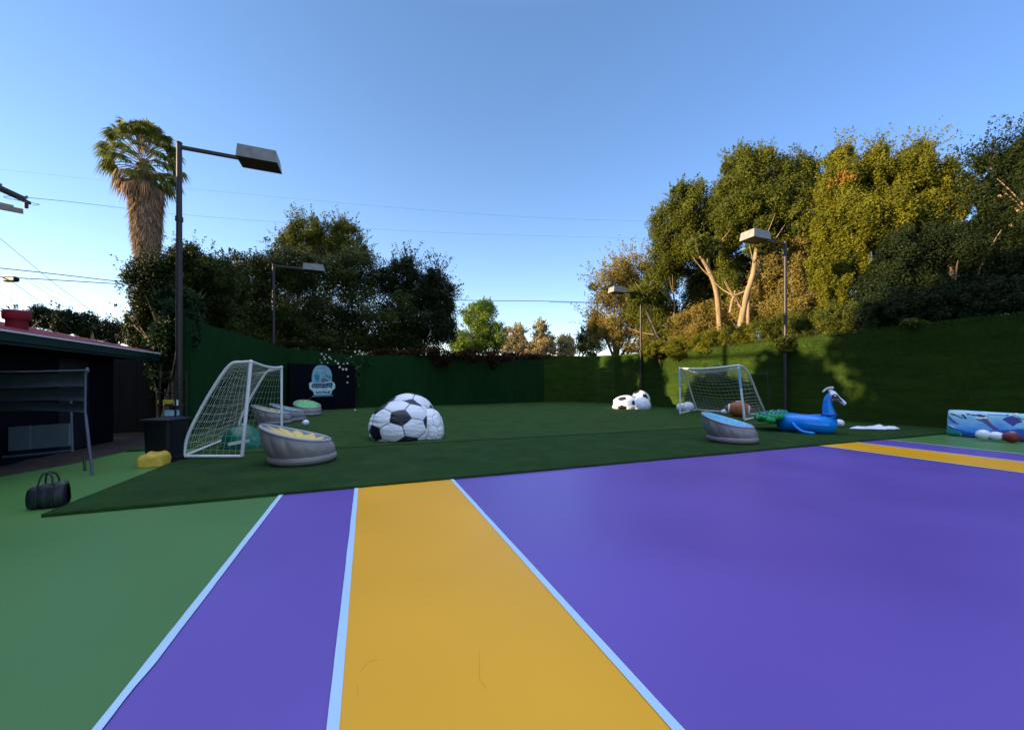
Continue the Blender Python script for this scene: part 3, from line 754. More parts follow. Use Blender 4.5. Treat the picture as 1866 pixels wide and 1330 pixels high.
# wing flap lying at the foot of the body
mb = MB(); mb.tube(smoothcurve([(-.42, -.68, .30), (-.28, -.78, .16), (-.05, -.86, .05), (.28, -.88, .035)], 6), [.02]+[.05]*16+[.03, .012], 8)
mb.build('wing_flap', M['blue_vinyl'], R, False, 80)
# neck and head
nk = smoothcurve([(.74, -.12, .46), (.70, -.12, .62), (.665, -.12, .84), (.69, -.12, 1.02), (.76, -.12, 1.12), (.86, -.12, 1.10)], 6)
nr = [.235-.095*min(1, i/14)-.055*max(0, (i-16)/(len(nk)-17)) for i in range(len(nk))]
MB().tube(nk, nr, 18).build('neck', M['blue_vinyl'], R, False, 80)
mb = MB(); mb.grid(lambda u, v: (.735+(.215+.02*math.cos(8*2*PI*u))*math.cos(2*PI*u)*(1+.15*math.sin(v*PI)), -.12+.205*math.sin(2*PI*u)*(1+.15*math.sin(v*PI)), .49+.10*v), 64, 6, wrapu=True)
mb.build('collar', M['navy_vinyl'], R, False, 80)
hd = smoothcurve([(.74, -.12, 1.10), (.83, -.12, 1.12), (.93, -.12, 1.075), (1.03, -.12, 1.01), (1.13, -.12, .93), (1.19, -.12, .875)], 5)
hr = [.05, .085, .105, .112, .112, .108, .10, .09, .082, .073, .065, .058, .053, .049, .046, .044, .043, .042, .042, .041, .041, .041, .040, .039, .036, .02]
H_ = MB().tube(hd, [x*1.5 for x in hr[:len(hd)]], 16).build('head', M['white_vinyl'], R, False, 80)
for sgn in (-1, 1):
    mb = MB(); pts = [(.77, 1.135), (.86, 1.185), (.95, 1.15), (1.02, 1.07), (1.12, .965), (.98, .985), (.87, 1.0), (.78, 1.04)]
    y = -.12+sgn*.178
    vs = [(x, y-sgn*.075*max(0, (x-.9))/.22, z_) for x, z_ in pts]; mb.add(vs+[(x, yy-sgn*.03, z_) for x, yy, z_ in vs], [tuple(range(8)), tuple(range(15, 7, -1))]+[(i, i+8, (i+1) % 8+8, (i+1) % 8) for i in range(8)])
    mb.build('eye_patch', M['eye_black'], R, False)
    MB().ball((.875, y+sgn*.004, 1.125), .03, 8, sq=(1.2, .35, .7)).build('eye_highlight', M['white_vinyl'], R, False, 80)
mb = MB(); mb.tube([(.80, -.12, 1.17), (.77, -.12, 1.24)], [.035, .045], 8); mb.ball((.755, -.12, 1.27), .062, 12, sq=(1.25, .6, .8)); mb.build('crest_stem', M['white_vinyl'], R, False, 60)
mb = MB(); fan = [(.50, 1.235), (.535, 1.30), (.60, 1.355), (.68, 1.39), (.77, 1.405), (.85, 1.40), (.835, 1.335), (.76, 1.35), (.68, 1.335), (.62, 1.305), (.575, 1.25)]
mb.slab(fan, (0, -.15, 0), Vector((1, 0, 0)), Vector((0, 0, 1)), -.06)
mb.build('crest', M['white_vinyl'], R, False)
# tail: fan of overlapping puffy scales
for k, (rad_, nsc) in enumerate(((.36, 6), (.66, 9), (.95, 11), (1.2, 12))):
    for i in range(nsc):
        w = PI-1.0+2.0*i/(nsc-1); c = Vector((-.55+rad_*math.cos(w)*.85, rad_*math.sin(w)*.85, (.50, .50, .45, .40)[k]+.035*math.cos(i*2.)))
        mb = MB(); mb.ball(c, .155, 12, sq=(1.15, .95, .70)); mb.ball(c+Vector((.01, -.05, .065)), .075, 8, 1, sq=(1.1, .9, .65)); mb.ball(c+Vector((.02, -.08, .10)), .034, 8, 2, sq=(1.1, .9, .6))
        mb.build('tail_feather', [M['green_vinyl'], M['teal_vinyl'], M['navy_vinyl']], R, False, 80)
mb = MB(); mb.grid(lambda u, v: (-.55+(1.2*v)*math.cos(PI-1.05+2.1*u), (1.1*v)*math.sin(PI-1.05+2.1*u), .22+.16*v+.03*math.sin(u*30)*v-.12*math.sin(v*PI)*.5), 40, 8)
mb.grid(lambda u, v: (-.55+(1.2*v)*math.cos(PI-1.05+2.1*u), (1.1*v)*math.sin(PI-1.05+2.1*u), .30+.12*v+.03*math.sin(u*30)*v), 40, 8)
mb.build('tail_base', M['green_vinyl'], R, False, 80)

# ------------------------------------------------------------------ white crumpled cloth
q = P(1594, 0, 12.35)
def cl(u, v):
    x = (u-.5)*1.62; w_ = .30*(1-abs(2*u-1)**2.2)*(.75+.5*noise.noise(Vector((u*5, 1, 0))))+.03
    y = (v-.5)*2*w_+.12*noise.noise(Vector((u*3, 7, 0)))
    z_ = .03+.10*(1-(2*v-1)**2)*(.5+1.1*abs(noise.noise(Vector((u*6, v*3, 2)))))*(1-abs(2*u-1)**3)
    return Vector((q.x+x*RX-y*RY, q.y+x*RY+y*RX, zt+z_))
mb = MB(); mb.grid(cl, 60, 16); mb.grid(lambda u, v: (lambda p: (p.x, p.y, zt+.004))(cl(u, v)), 60, 2)
props(mb.build('crumpled_cloth', M['cloth_white'], smooth=60), 'crumpled white sheet lying on the turf beside the wall', 'sheet')

# ------------------------------------------------------------------ blue printed inflatable by the right wall
def inside(x, y, poly):
    c = False; j = len(poly)-1
    for i in range(len(poly)):
        xi, yi = poly[i]; xj, yj = poly[j]
        if (yi > y) != (yj > y) and x < (xj-xi)*(y-yi)/(yj-yi+1e-9)+xi: c = not c
        j = i
    return c
WH, LC, MBl, DB, PU, TE, DK, NV_ = (.78, .84, .88), (.30, .66, .86), (.06, .30, .78), (.03, .10, .46), (.13, .10, .28), (.03, .26, .20), (.01, .05, .09), (.06, .05, .30)
ART = [  # in the 1866-wide enlargement of the photograph's right edge
    (WH, [(840, 240), (960, 225), (1120, 215), (1140, 240), (1090, 255), (870, 262)]),
    (DK, [(300, 135), (420, 150), (560, 215), (700, 270), (560, 240), (400, 180)]),
    (WH, [(300, 120), (560, 125), (600, 165), (460, 150), (330, 140)]),
    (DK, [(570, 150), (620, 160), (705, 255), (650, 250)]),
    (WH, [(590, 130), (650, 130), (690, 215), (640, 200)]),
    (DK, [(690, 145), (860, 180), (920, 160), (1140, 205), (1145, 235), (880, 205), (700, 170)]),
    (WH, [(690, 125), (930, 150), (1100, 180), (1150, 205), (950, 185), (850, 165)]),
    (PU, [(850, 262), (1100, 242), (1145, 225), (1120, 280), (1220, 380), (1370, 480), (1250, 500), (1150, 420), (1040, 340), (930, 290)]),
    (NV_, [(1420, 270), (1520, 215), (1620, 195), (1700, 220), (1850, 320), (1750, 345), (1640, 412), (1520, 340)]),
    (WH, [(1580, 232), (1640, 240), (1866, 300), (1866, 340), (1720, 290)]),
    (DK, [(1700, 235), (1866, 262), (1866, 282), (1720, 255)]),
    (LC, [(1650, 412), (1750, 350), (1866, 320), (1866, 430), (1740, 440)]),
    (DK, [(1100, 165), (1560, 180), (1560, 195), (1100, 182)]),
    (PU, [(300, 180), (330, 200), (420, 280), (540, 370), (480, 372), (400, 340), (320, 250)]),
    (WH, [(330, 365), (470, 440), (430, 440), (330, 392)]),
    (TE, [(240, 350), (300, 360), (320, 420), (480, 520), (600, 515), (560, 600), (240, 600)]),
    (WH, [(235, 540), (300, 548), (480, 580), (580, 560), (585, 606), (235, 604)]),
    (WH, [(285, 458), (490, 545), (490, 556), (285, 470)]),
    (DB, [(330, 400), (450, 455), (700, 520), (900, 560), (900, 600), (560, 600), (600, 510), (470, 500), (320, 430)]),
    (WH, [(1040, 312), (1060, 340), (1030, 330)]),
    (DB, [(1350, 490), (1600, 480), (1720, 470), (1866, 470), (1866, 720), (1300, 720), (1250, 510)]),
    (WH, [(235, 120), (262, 120), (275, 340), (262, 600), (235, 600)]),
]
def artcol(p):
    px, py = PIX(p); X = (px-1700)*11.24; Y = (py-740)*11.24
    if X > 1866: X = 1866-(X-1866) % 1500
    X += 6*noise.noise(Vector((X*.02, Y*.02, 0)))
    for c, poly in ART:
        if inside(X, Y, poly): return c
    t = (Y-180-.1*(X-300)*.3)/330+.35*noise.noise(Vector((X*.004, Y*.009, 3))); t = max(0, min(1, t))
    g_ = .5+.5*math.sin((X*.8-Y*1.5)*.02)
    a_ = [LC[i]*(1-.25*g_)+WH[i]*.25*g_ for i in range(3)]
    return tuple(a_[i]*(1-t)+MBl[i]*t for i in range(3))
R = root('wave_inflatable', (16.2, 4.0, Z0+.03), 'long blue and white printed inflatable wall standing at the right edge by the turf wall', 'inflatable')
y0_, y1_ = 1.4, 5.76
PROF = []
for k in range(400):
    a_ = 2*PI*k/400; PROF.append((math.copysign(abs(math.cos(a_-PI/2))**.35, math.cos(a_-PI/2)), math.copysign(abs(math.sin(a_-PI/2))**.35, math.sin(a_-PI/2))))
PL = [0.]
for k in range(400): PL.append(PL[-1]+math.hypot((PROF[(k+1) % 400][0]-PROF[k][0])*.28, PROF[(k+1) % 400][1]-PROF[k][1]))
def prof_pt(v):
    t = (v % 1.)*PL[-1]; k = int(np.searchsorted(PL, t, side='right'))-1; k = min(399, k); f = (t-PL[k])/(PL[k+1]-PL[k]+1e-9)
    a_, b_ = PROF[k], PROF[(k+1) % 400]; return a_[0]+(b_[0]-a_[0])*f, a_[1]+(b_[1]-a_[1])*f
def wf(u, v):
    y = y1_+(y0_-y1_)*u
    h = .75*(1-.05*math.sin(u*PI))
    th = .20; endr = min(1., u/.03, (1-u)/.03); endr = .55+.45*math.sqrt(max(0, endr))
    xx, zz = prof_pt(v)                                # around the section
    puff = 1+.05*math.sin(u*44)*abs(xx)
    y2 = y+(.05 if u < .5 else -.05)*(1-endr)*0
    return Vector((16.22-xx*th*endr*puff+.06*zz, y2, Z0+.01+h/2+zz*h/2*(.93+.07*endr)))
mb = MB(); NU, NV2 = 330, 96; mb.grid(wf, NU, NV2); cols = []
for j in range(NV2):
    for i in range(NU):
        cols.append(artcol(wf((i+.5)/NU, (j+.5)/NV2)))
mb.v.append(tuple(wf(0, .25)*.5+wf(0, .75)*.5)); c0 = len(mb.v)-1
mb.v.append(tuple(wf(1, .25)*.5+wf(1, .75)*.5)); c1 = len(mb.v)-1
for j in range(NV2):
    mb.f.append((j*(NU+1), (j+1)*(NU+1), c0)); mb.m.append(0); cols.append(LC)
    mb.f.append((j*(NU+1)+NU, c1, (j+1)*(NU+1)+NU)); mb.m.append(0); cols.append(LC)
mb.build('printed_body', M['print'], R, True, 60, cols=cols)
MB().ball(P(1852, 757, 9.95), .05, 10, sq=(1, 1, 1.4)).build('valve', M['white_vinyl'], R, smooth=60)
mb = MB(); mb.tube(smoothcurve([G(1755, 795, Z0+.02), G(1768, 796, Z0+.02), G(1783, 795.5, Z0+.02)], 5), .012, 6)
props(mb.build('strap', M['black_plastic'], smooth=50), 'short dark strap on the court between the blue inflatable and a volleyball', 'strap')

# ------------------------------------------------------------------ navy panel, dome sign and flowering vine
a = Vector((-3.95, 23.35, 0)); b = Vector((-.72, 25.25, 0)); ux = (b-a).normalized(); L_ = (b-a).length; nrm = ux.cross(Vector((0, 0, 1)))
R = root('navy_panel', (a+b)/2, 'dark navy storage panel against the wall behind the dome sign', 'panel')
ang = math.atan2(ux.y, ux.x)
MB().box((a+b)/2+Vector((0, 0, 1.37)), (L_, .28, 2.7), ang, bev=.01).build('board', M['navy'], R)
for k in range(4):
    MB().box(a+ux*(L_*(k+.5)/4)+nrm*.15+Vector((0, 0, 1.33)), (.05, .03, 2.5), ang).build('batten', M['navy'], R)
s0 = (a+ux*(L_*.44)+nrm*.30); S0 = P(590, 722, DEP(s0)); s0.z = S0.z; kx = DEP(s0)/FPX
ox = s0
R = root('dome_sign', Vector((ox.x, ox.y, ox.z)), 'pale blue dome shaped cutout sign with teal lettering bands on the navy panel', 'sign')
uz = Vector((0, 0, 1))
def pxl(pts): return [((x-532)*kx/19.0, (1200-y)*kx/19.0) for x, y in pts]   # 19x enlargement coordinates of the sign
dome = [(200, 720), (188, 560), (205, 420), (250, 290), (320, 190), (400, 140), (500, 122), (620, 130), (720, 175), (790, 240), (840, 340), (868, 450), (868, 600), (850, 720)][::-1]
MB().slab(pxl(dome), ox+nrm*.04, ux, uz, .06).build('dome_board', M['sign_blue'], R)
lab = [(95, 760), (150, 715), (300, 735), (560, 740), (780, 690), (900, 700), (972, 760), (975, 920), (870, 1010), (850, 1110), (800, 1145), (260, 1145), (225, 1030), (110, 940)][::-1]
MB().slab(pxl(lab), ox+nrm*.06, ux, uz, .06).build('label_board', M['sign_white'], R)
MB().slab(pxl([(240, 1148), (870, 1148), (905, 1200), (200, 1215)][::-1]), ox+nrm*.09, ux, uz, .16).build('plinth', M['sign_teal'], R)
band = [(180, 780), (240, 755), (600, 765), (720, 735), (860, 725), (895, 760), (870, 860), (855, 925), (820, 920), (800, 880), (715, 880), (690, 905), (540, 925), (480, 895), (360, 920), (320, 905), (200, 905), (172, 850)][::-1]
MB().slab(pxl(band), ox+nrm*.066, ux, uz, .005).build('lettering_band', M['sign_navy'], R)
mb = MB()
def stroke(pts, wd, off=.072):
    q = pxl(pts); mb.tube([ox+nrm*off+ux*x+uz*z_ for x, z_ in q], wd*kx/19, 4)
for s in ([(225, 800), (205, 850), (250, 870), (260, 835)], [(285, 870), (290, 820), (320, 815)], [(345, 870), (365, 820), (385, 870)], [(410, 870), (420, 820), (455, 870), (465, 820)], [(490, 865), (500, 820), (540, 865), (550, 820)], [(590, 820), (615, 850), (600, 890)], [(640, 815), (655, 850), (700, 870)], [(740, 800), (720, 840), (750, 860)], [(790, 780), (800, 830), (830, 850)]): stroke(s, 6)
mb.build('letter_strokes', M['sign_white'], R)
mb = MB()
for s in ([(300, 1040), (350, 1045), (330, 1075), (380, 1090)], [(400, 1090), (410, 1040), (470, 1035), (440, 1065), (490, 1090)], [(520, 1040), (600, 1030)], [(560, 1035), (570, 1095)], [(620, 1090), (630, 1030), (670, 1050), (640, 1065), (690, 1095)], [(720, 1030), (760, 1020), (785, 1060), (770, 1100), (730, 1085), (720, 1030)]): stroke(s, 16, .07)
mb.build('letter_strokes', M['sign_navy'], R)
MB().slab(pxl([(262, 470), (350, 440), (450, 470), (430, 600), (410, 690), (320, 690), (290, 600)][::-1]), ox+nrm*.045, ux, uz, .005).build('cup_print', M['sign_teal'], R)
mb = MB()
for s in ([(335, 400), (360, 365), (390, 400)], [(490, 415), (530, 390), (565, 420)], [(600, 365), (670, 330)], [(530, 525), (610, 525)], [(640, 440), (700, 480)], [(690, 500), (840, 600)], [(740, 470), (850, 540)], [(660, 480), (720, 520)]): stroke(s, 13, .045)
mb.build('print_marks', M['sign_teal'], R)
mb = MB()
for s in ([(500, 640), (540, 600), (600, 590), (650, 640), (600, 690), (530, 685), (500, 640)], [(560, 640), (600, 640)], [(650, 620), (740, 660), (690, 680)]): stroke(s, 15, .045)
mb.build('print_marks', M['sign_brown'], R)
mb = MB()
for k in range(5): stroke([(440, 215), (540, 200), (640, 215)], 10, .045)
mb.build('print_marks', M['sign_blue'], R)

def vine(name, label, spec, mt, n, size, cat='vine', base=None, group=None, flat=.35, stems=True):
    """spec: list of (px, py, rx, rz, depth)"""
    W = [(P(a_, b_, d_), rx*d_/FPX, rz*d_/FPX) for a_, b_, rx, rz, d_ in spec]
    b0 = Vector(base) if base else Vector((W[0][0].x, W[0][0].y, min(w_[0].z-w_[2] for w_ in W)))
    R = root(name, b0, label, cat, group); A = []; V = []
    tot = sum(w_[1]*w_[2] for w_ in W)
    for c, rx, rz in W:
        k = int(n*rx*rz/tot)+30; p, v, nr = lobe_points((0, 0, 0), (rx, rx*flat+.08, rz), k, 18, .35, .4)
        R3 = np.array([[RX, -RY, 0], [RY, RX, 0], [0, 0, 1]]); p = p @ R3.T+np.array(c); A.append(p); V.append(v)
    A = np.vstack(A); V = np.concatenate(V); ok = A[:, 2] > .06
    leaf_mesh('foliage', A[ok], size, LM[mt], R, V[ok], None, .7)
    if stems:
        mb = MB()
        for c, rx, rz in W:
            for _ in range(4):
                e = c+Vector((random.uniform(-rx, rx)*RX, random.uniform(-rx, rx)*RY, random.uniform(-rz, rz)*.8)); mb.tube(smoothcurve([b0, (b0+e)/2+Vector((.05, .05, .1)), e], 4), .012, 4)
        mb.build('stem', M['bark'], R)
    return R
R = vine('flowering_vine', 'climbing vine with small white flowers over the navy panel', [(540, 655, 16, 18, 23), (575, 660, 24, 18, 23.3), (612, 668, 26, 18, 23.4), (640, 690, 14, 30, 23.6), (530, 680, 10, 14, 22.6), (655, 660, 18, 12, 24.2)], 'vine', 15000, .12, base=(-3.8, 23.1, .1))
fl = [(534, 640), (537, 643), (532, 651), (535, 655), (575, 648), (586, 645), (594, 646), (600, 651), (590, 650), (603, 654), (583, 656), (592, 654), (597, 661), (586, 661), (611, 658), (616, 662), (626, 663), (633, 662), (612, 669), (619, 669), (625, 673), (631, 673), (605, 666), (634, 686), (633, 697), (647, 641), (655, 640), (662, 642), (666, 645), (549, 672), (553, 684), (575, 644), (600, 637), (523, 645), (640, 650)]
for k, (x, y) in enumerate(fl):
    c = P(x, y, 22.35); mb = MB(); r_ = .024+.022*random.random()
    for i in range(5):
        w_ = i*2*PI/5; mb.ball((r_*math.cos(w_)*RX, r_*math.cos(w_)*RY, r_*math.sin(w_)), r_*.7, 6, sq=(1, .5, 1))
    o = mb.build('blossom', M['flower_white'], R, False, 60); o.location = c-R.location

# ------------------------------------------------------------------ the shed with the red roof
R = root('red_roof_shed', (-6.4, 5.5, 0), 'low dark navy shed with red roof and green fascia on the left', 'shed')
yn, yf = -4., 13.9; xe = -5.62
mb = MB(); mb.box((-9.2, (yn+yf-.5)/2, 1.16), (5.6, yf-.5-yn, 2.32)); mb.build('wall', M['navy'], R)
ze, zr, xr = 2.47, 3.25, -9.2
mb = MB()
NR = 60
mb.grid(lambda u, v: (xe+(xr-xe)*v, yn+(yf-yn)*u, ze+(zr-ze)*v+.012*abs(math.sin(v*PI*9))), NR, 36)
mb.grid(lambda u, v: (xr-3.6*v, yn+(yf-yn)*u, zr-(zr-ze)*v), 4, 8)
mb.grid(lambda u, v: (xe+(xr-xe)*v+.0, yn+(yf-yn)*u, ze-.05+(zr-ze)*v), 4, 4)
rf = mb.build('roof', M['red_roof'], R, smooth=30)
MB().box((xe-.02, (yn+yf)/2, 2.33), (.05, yf-yn, .21)).build('fascia', M['fascia'], R)
MB().box((xe+.012, (yn+yf)/2, ze-.02), (.035, yf-yn+.04, .03)).build('drip_edge', M['drip'], R)
mb = MB(); mb.box(((xe+xr)/2, yf+.02, (ze+zr)/2-.06), (math.hypot(xe-xr, zr-ze), .04, .14), rot=Matrix.Rotation(math.atan2(zr-ze, xe-xr), 3, 'Y') )
mb.build('rake_board', M['drip'], R)
MB().box((-6.0, (yn+yf)/2-.2, 2.27), (.78, yf-yn-.4, .03)).build('soffit', M['navy'], R)
vc = P(31, 583, 7.7)
mb = MB(); mb.tube([(vc.x, vc.y, vc.z-.30), (vc.x, vc.y, vc.z+.02)], .15, 20); mb.tube([(vc.x, vc.y, vc.z), (vc.x, vc.y, vc.z+.04), (vc.x, vc.y, vc.z+.15), (vc.x, vc.y, vc.z+.19)], [.185, .195, .195, .165], 20)
mb.build('roof_vent', M['red_roof'], rf, smooth=40)
# shutter door band on the shed face
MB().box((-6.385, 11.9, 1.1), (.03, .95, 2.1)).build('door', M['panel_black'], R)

R = root('timber_fence', (-7.5, 15.6, 0), 'dark timber fence closing the gap behind the shed and the rack', 'fence')
for k in range(46):
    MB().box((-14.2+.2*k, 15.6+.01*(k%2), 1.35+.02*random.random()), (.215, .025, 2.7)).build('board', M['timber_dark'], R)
for z_ in (.5, 1.9): MB().box((-9.6, 15.66, z_), (9.2, .05, .09)).build('rail', M['timber_dark'], R)
# practice frame in front of the shed: pipe legs, hanging dark screen, pale lower panels
R = root('practice_screen', (P(100, 0, 6.4).x, P(100, 0, 6.4).y, .05), 'grey pipe frame with a dark striped screen in front of the shed', 'screen frame')
T0 = P(159, 675, 6.25); T1 = P(-120, 674, 6.5)
mb = MB(); mb.tube(smoothcurve([T0, (T0+T1)/2-Vector((0, 0, .03)), T1], 6), .016, 8); mb.ball(T0, .032, 10, sq=(.8, 1, 1.6)); mb.build('top_bar', M['frame_grey'], R, smooth=50)
mb = MB(); mb.tube([P(156, 677, 6.27), P(155, 750, 6.35), P(157, 763, 6.3), P(169, 872, 6.24)], [.017, .017, .02, .022], 8); mb.build('leg', M['frame_grey'], R, smooth=50)
mb = MB(); mb.tube([P(129, 717, 7.0), P(131, 790, 7.0), P(132, 822, 7.0)], .018, 8); mb.build('leg', M['frame_grey'], R, smooth=50)
MB().tube([P(153, 832, 6.6), P(155, 858, 6.55)], .02, 8).build('leg', M['black_steel'], R, smooth=50)
for k, (ya, yb) in enumerate(((681, 706), (710, 731), (735, 750))):
    mb = MB(); mb.grid(lambda u, v: P(-60+212*u, ya+(yb-ya)*v+2*math.sin(u*5+k), 6.42+.05*math.sin(v*PI)+.05*k), 30, 4); mb.grid(lambda u, v: P(-60+212*u, ya+(yb-ya)*v+2*math.sin(u*5+k), 6.46+.05*math.sin(v*PI)+.05*k), 30, 4)
    mb.build('screen_band', M['dark_mesh'], R, smooth=60)
mpl = mat('pale_panel', (.10, .155, .20), .4, .1, 3)
for xa, xb in ((-60, 54), (57, 126)):
    s_ = lambda x: 827-(x)*.085
    t_ = lambda x: 779-(x)*.06
    mb = MB(); vs = [P(xa, s_(xa)-4, 7.2), P(xb, s_(xb)-4, 7.2), P(xb, t_(xb), 7.2), P(xa, t_(xa), 7.2)]; vs += [v+Vector((FX, FY, 0))*.04 for v in vs]
    mb.add(vs, [(0, 1, 2, 3), (7, 6, 5, 4), (0, 4, 5, 1), (1, 5, 6, 2), (2, 6, 7, 3), (3, 7, 4, 0)]); mb.build('lower_panel', mpl, R)
mb = MB(); mb.tube([P(-60, 838, 7.1), P(40, 830, 7.1), P(132, 821, 7.1)], .024, 8); mb.build('bottom_bar', M['frame_grey'], R, smooth=50)

# bin, tarp, shelf, bag
q = G(303, 848, Z0); q = P(303, 0, 7.3)
R = root('storage_bin', (q.x, q.y, Z0), 'black plastic storage bin beside the left goal', 'bin', None, -YAW+.1); R.scale = (.70, .8, 1)
mb = MB(); mb.grid(lambda u, v: (lambda w_, s_: (s_*.35*math.copysign(min(1, abs(math.cos(w_))**.3), math.cos(w_)), s_*.32*math.copysign(min(1, abs(math.sin(w_))**.3), math.sin(w_)), .03+.76*v))(2*PI*u, .9+.1*v), 40, 8, wrapu=True); mb.build('body', M['black_plastic'], R, False, 50)
MB().box((0, 0, .82), (.78, .72, .06), bev=.02).build('lid', M['black_plastic'], R, False, 40)
MB().tube([(-.25, -.38, .83), (0, -.40, .835), (.25, -.38, .83)], .014, 8).build('handle', M['black_plastic'], R, False, 50)
for s in (-1, 1): MB().tube([(s*.3-.03, .2, .06), (s*.3+.03, .2, .06)], .06, 14).build('wheel', M['black_plastic'], R, False, 50)
q = P(283, 0, 7.0)
def tp(u, v):
    a = 2*PI*u; s = math.sin(v*PI/2); p = Vector((.215*math.copysign(abs(math.cos(a))**.6, math.cos(a))*s, .22*math.copysign(abs(math.sin(a))**.6, math.sin(a))*s, .25*math.cos(v*PI/2)**.3))
    return Vector((q.x, q.y, Z0+.005))+p*(1+.14*noise.noise(p*7))+Vector((0, 0, .02*noise.noise(p*15)))*min(1, p.z*10)
props(MB().grid(tp, 40, 14, wrapu=True).build('yellow_bag', M['cream_tarp'], smooth=70), 'crumpled yellow bag at the foot of the black bin', 'bag')
q = P(315, 0, 9.6)
R = root('storage_rack', (q.x, q.y, 0), 'dark metal rack behind the bin, stacked with a few crates', 'rack', None, -YAW)
for sx in (-.2, .2):
    for sy in (-.15, .15): MB().box((sx, sy, .95), (.03, .03, 1.9)).build('leg', M['black_steel'], R, False)
for z_ in (.72, 1.02, 1.35, 1.7): MB().box((0, 0, z_), (.46, .34, .02)).build('shelf', M['black_steel'], R, False)
def rk(x, y, z_): return Vector((q.x+x*RX-y*RY, q.y+x*RY+y*RX, z_))
props(MB().box(rk(-.03, -.03, 1.12), (.24, .2, .10), -YAW, bev=.01).build('crate', M['crate_yellow']), 'yellow crate on the rack behind the bin', 'crate')
props(MB().box(rk(0, -.03, .83), (.24, .2, .16), -YAW, bev=.02).build('cooler_box', M['crate_blue']), 'pale blue box on the lower shelf of the rack', 'box')
mb = MB(); mb.tube([rk(.15, -.08, 1.03), rk(.15, -.08, 1.14), rk(.15, -.08, 1.17), rk(.15, -.08, 1.25)], [.045, .045, .015, .012], 10)
props(mb.build('bottle', M['white_vinyl'], smooth=40), 'white bottle on the rack beside the yellow crate', 'bottle')
# black leather duffel bag
q = G(74, 931, Z0)
R = root('duffel_bag', (q.x-.02, q.y+.16, Z0), 'black leather duffel bag with two handles on the green court', 'bag', None, .30-YAW+.15); R.scale = (.64, .8, 1)
def bg_(u, v):
    w_ = 2*PI*v; sx = (u-.5)*2; e = (1-abs(sx)**5)**.5 if abs(sx) < 1 else 0
    hh = .155*(.93+.10*sx); 
    y = .13*math.copysign(abs(math.cos(w_))**.7, math.cos(w_))*(.35+.65*e); z_ = hh+hh*math.copysign(abs(math.sin(w_))**.6, math.sin(w_))*(.75+.25*e)
    y *= 1-.35*max(0, (z_-.15)/.16)
    p = Vector((.27*sx, y, max(.0, z_))); return p+Vector((0, 1, 1))*.012*noise.noise(p*14)
MB().grid(bg_, 40, 28).build('body', M['leather'], R, False, 60)
for s in (): MB().tube(smoothcurve([(s*.27, -.10, .04), (s*.275, 0, .02), (s*.27, .10, .04)], 3), .02, 6).build('end_seam', M['leather'], R, False, 60)
for yy in (-.115, .115):
    cv = smoothcurve([(-.10, yy*1.1, .03), (-.10, yy*1.05, .17), (-.095, yy*.75, .29), (-.06, yy*.5, .40), (0, yy*.3, .425), (.07, yy*.5, .39), (.10, yy*.75, .28), (.11, yy*1.05, .17), (.11, yy*1.1, .03)], 5)
    MB().tube(cv, .0135, 7).build('handle', M['leather'], R, False, 60)
    for x in (-.097, .103): MB().ball((x, yy*.86, .255), .011, 8).build('rivet', M['metal'], R, False, 60)
MB().tube([(-.2, 0, .283), (.2, 0, .303)], .006, 6).build('zip', M['metal'], R, False)

# ------------------------------------------------------------------ utility pole and wires
up = P(-150, 0, 12.0); zt_ = P(0, 300, 12).z
R = root('utility_pole', (up.x, up.y, 0), 'wooden utility pole whose crossarm ends reach in at the left edge', 'utility pole')
MB().tube([(up.x, up.y, -.1), (up.x, up.y, 11.)], [.19, .13], 14).build('pole', M['timber'], R, smooth=60)
tip = P(60, 371, 15.5); far = up+(up-Vector((tip.x, tip.y, 0)))*.6; far.z = tip.z; st = Vector((up.x, up.y, tip.z))
for off, zz in ((-.10, 0), (.10, -.22)):
    dirv = (tip-far).normalized(); sdv = dirv.cross(Vector((0, 0, 1)))
    e = tip-dirv*(0 if off < 0 else .45); c = (e+far)/2+sdv*off+Vector((0, 0, zz*0)); MB().box(c, ((e-far).length, .09, .12), math.atan2(dirv.y, dirv.x)).build('crossarm', M['black_steel'], R)
dd = (tip-far).normalized()
for k in (0.25, 1.2, 2.0):
    c = tip-dd*k+Vector((0, 0, .06)); mb = MB(); mb.tube([c, c+Vector((0, 0, .07)), c+Vector((0, 0, .09)), c+Vector((0, 0, .14))], [.02, .025, .05, .03], 10); mb.build('insulator', M['lamp_grey'], R, smooth=40)
c = P(48, 374, 15.2); MB().box(c, (.10, .10, .26), bev=.02).build('clamp', M['black_steel'], R)
for (x0, y0, x1, y1) in ((42, 385.5, -130, 398), (25, 379, -130, 389)):
    p0 = P(x0, y0, 13.5); p1 = P(x1, y1, 12.2); p1.z = p0.z; dv = (p0-p1); MB().box((p0+p1)/2, (dv.length, .10, .16), math.atan2(dv.y, dv.x)).build('crossarm', mat('timber_pale', (.34, .27, .24), .8, .2), R)
def wire(label, pts, r, m='wire', sag=0., name='cable', cat='cable', group='overhead wires'):
    q = smoothcurve([P(*p) for p in pts], 10); mb = MB().tube(q, r, 5, cap=False); return props(mb.build(name, M[m], smooth=60), label, cat, group)
wire('upper of the two faint long wires crossing the sky', [(-80, 300, 60), (300, 340, 60), (880, 391, 62), (1240, 405, 64)], .014, 'wire_far')
wire('lower of the two faint long wires crossing the sky, coming from the crossarm', [(60, 374, 15.6), (72, 373, 16), (80, 363, 17), (400, 397, 45), (800, 424, 60), (1240, 436, 64)], .012, 'wire_far')
wire('thick dark cable between the dark left trees and the right trees', [(690, 538, 42), (840, 547, 42), (1000, 549, 44), (1130, 553, 46)], .034)
wire('thinner cable just under the thick one beside the right trees', [(1000, 550.5, 43.8), (1060, 552, 45), (1130, 554, 46)], .02)
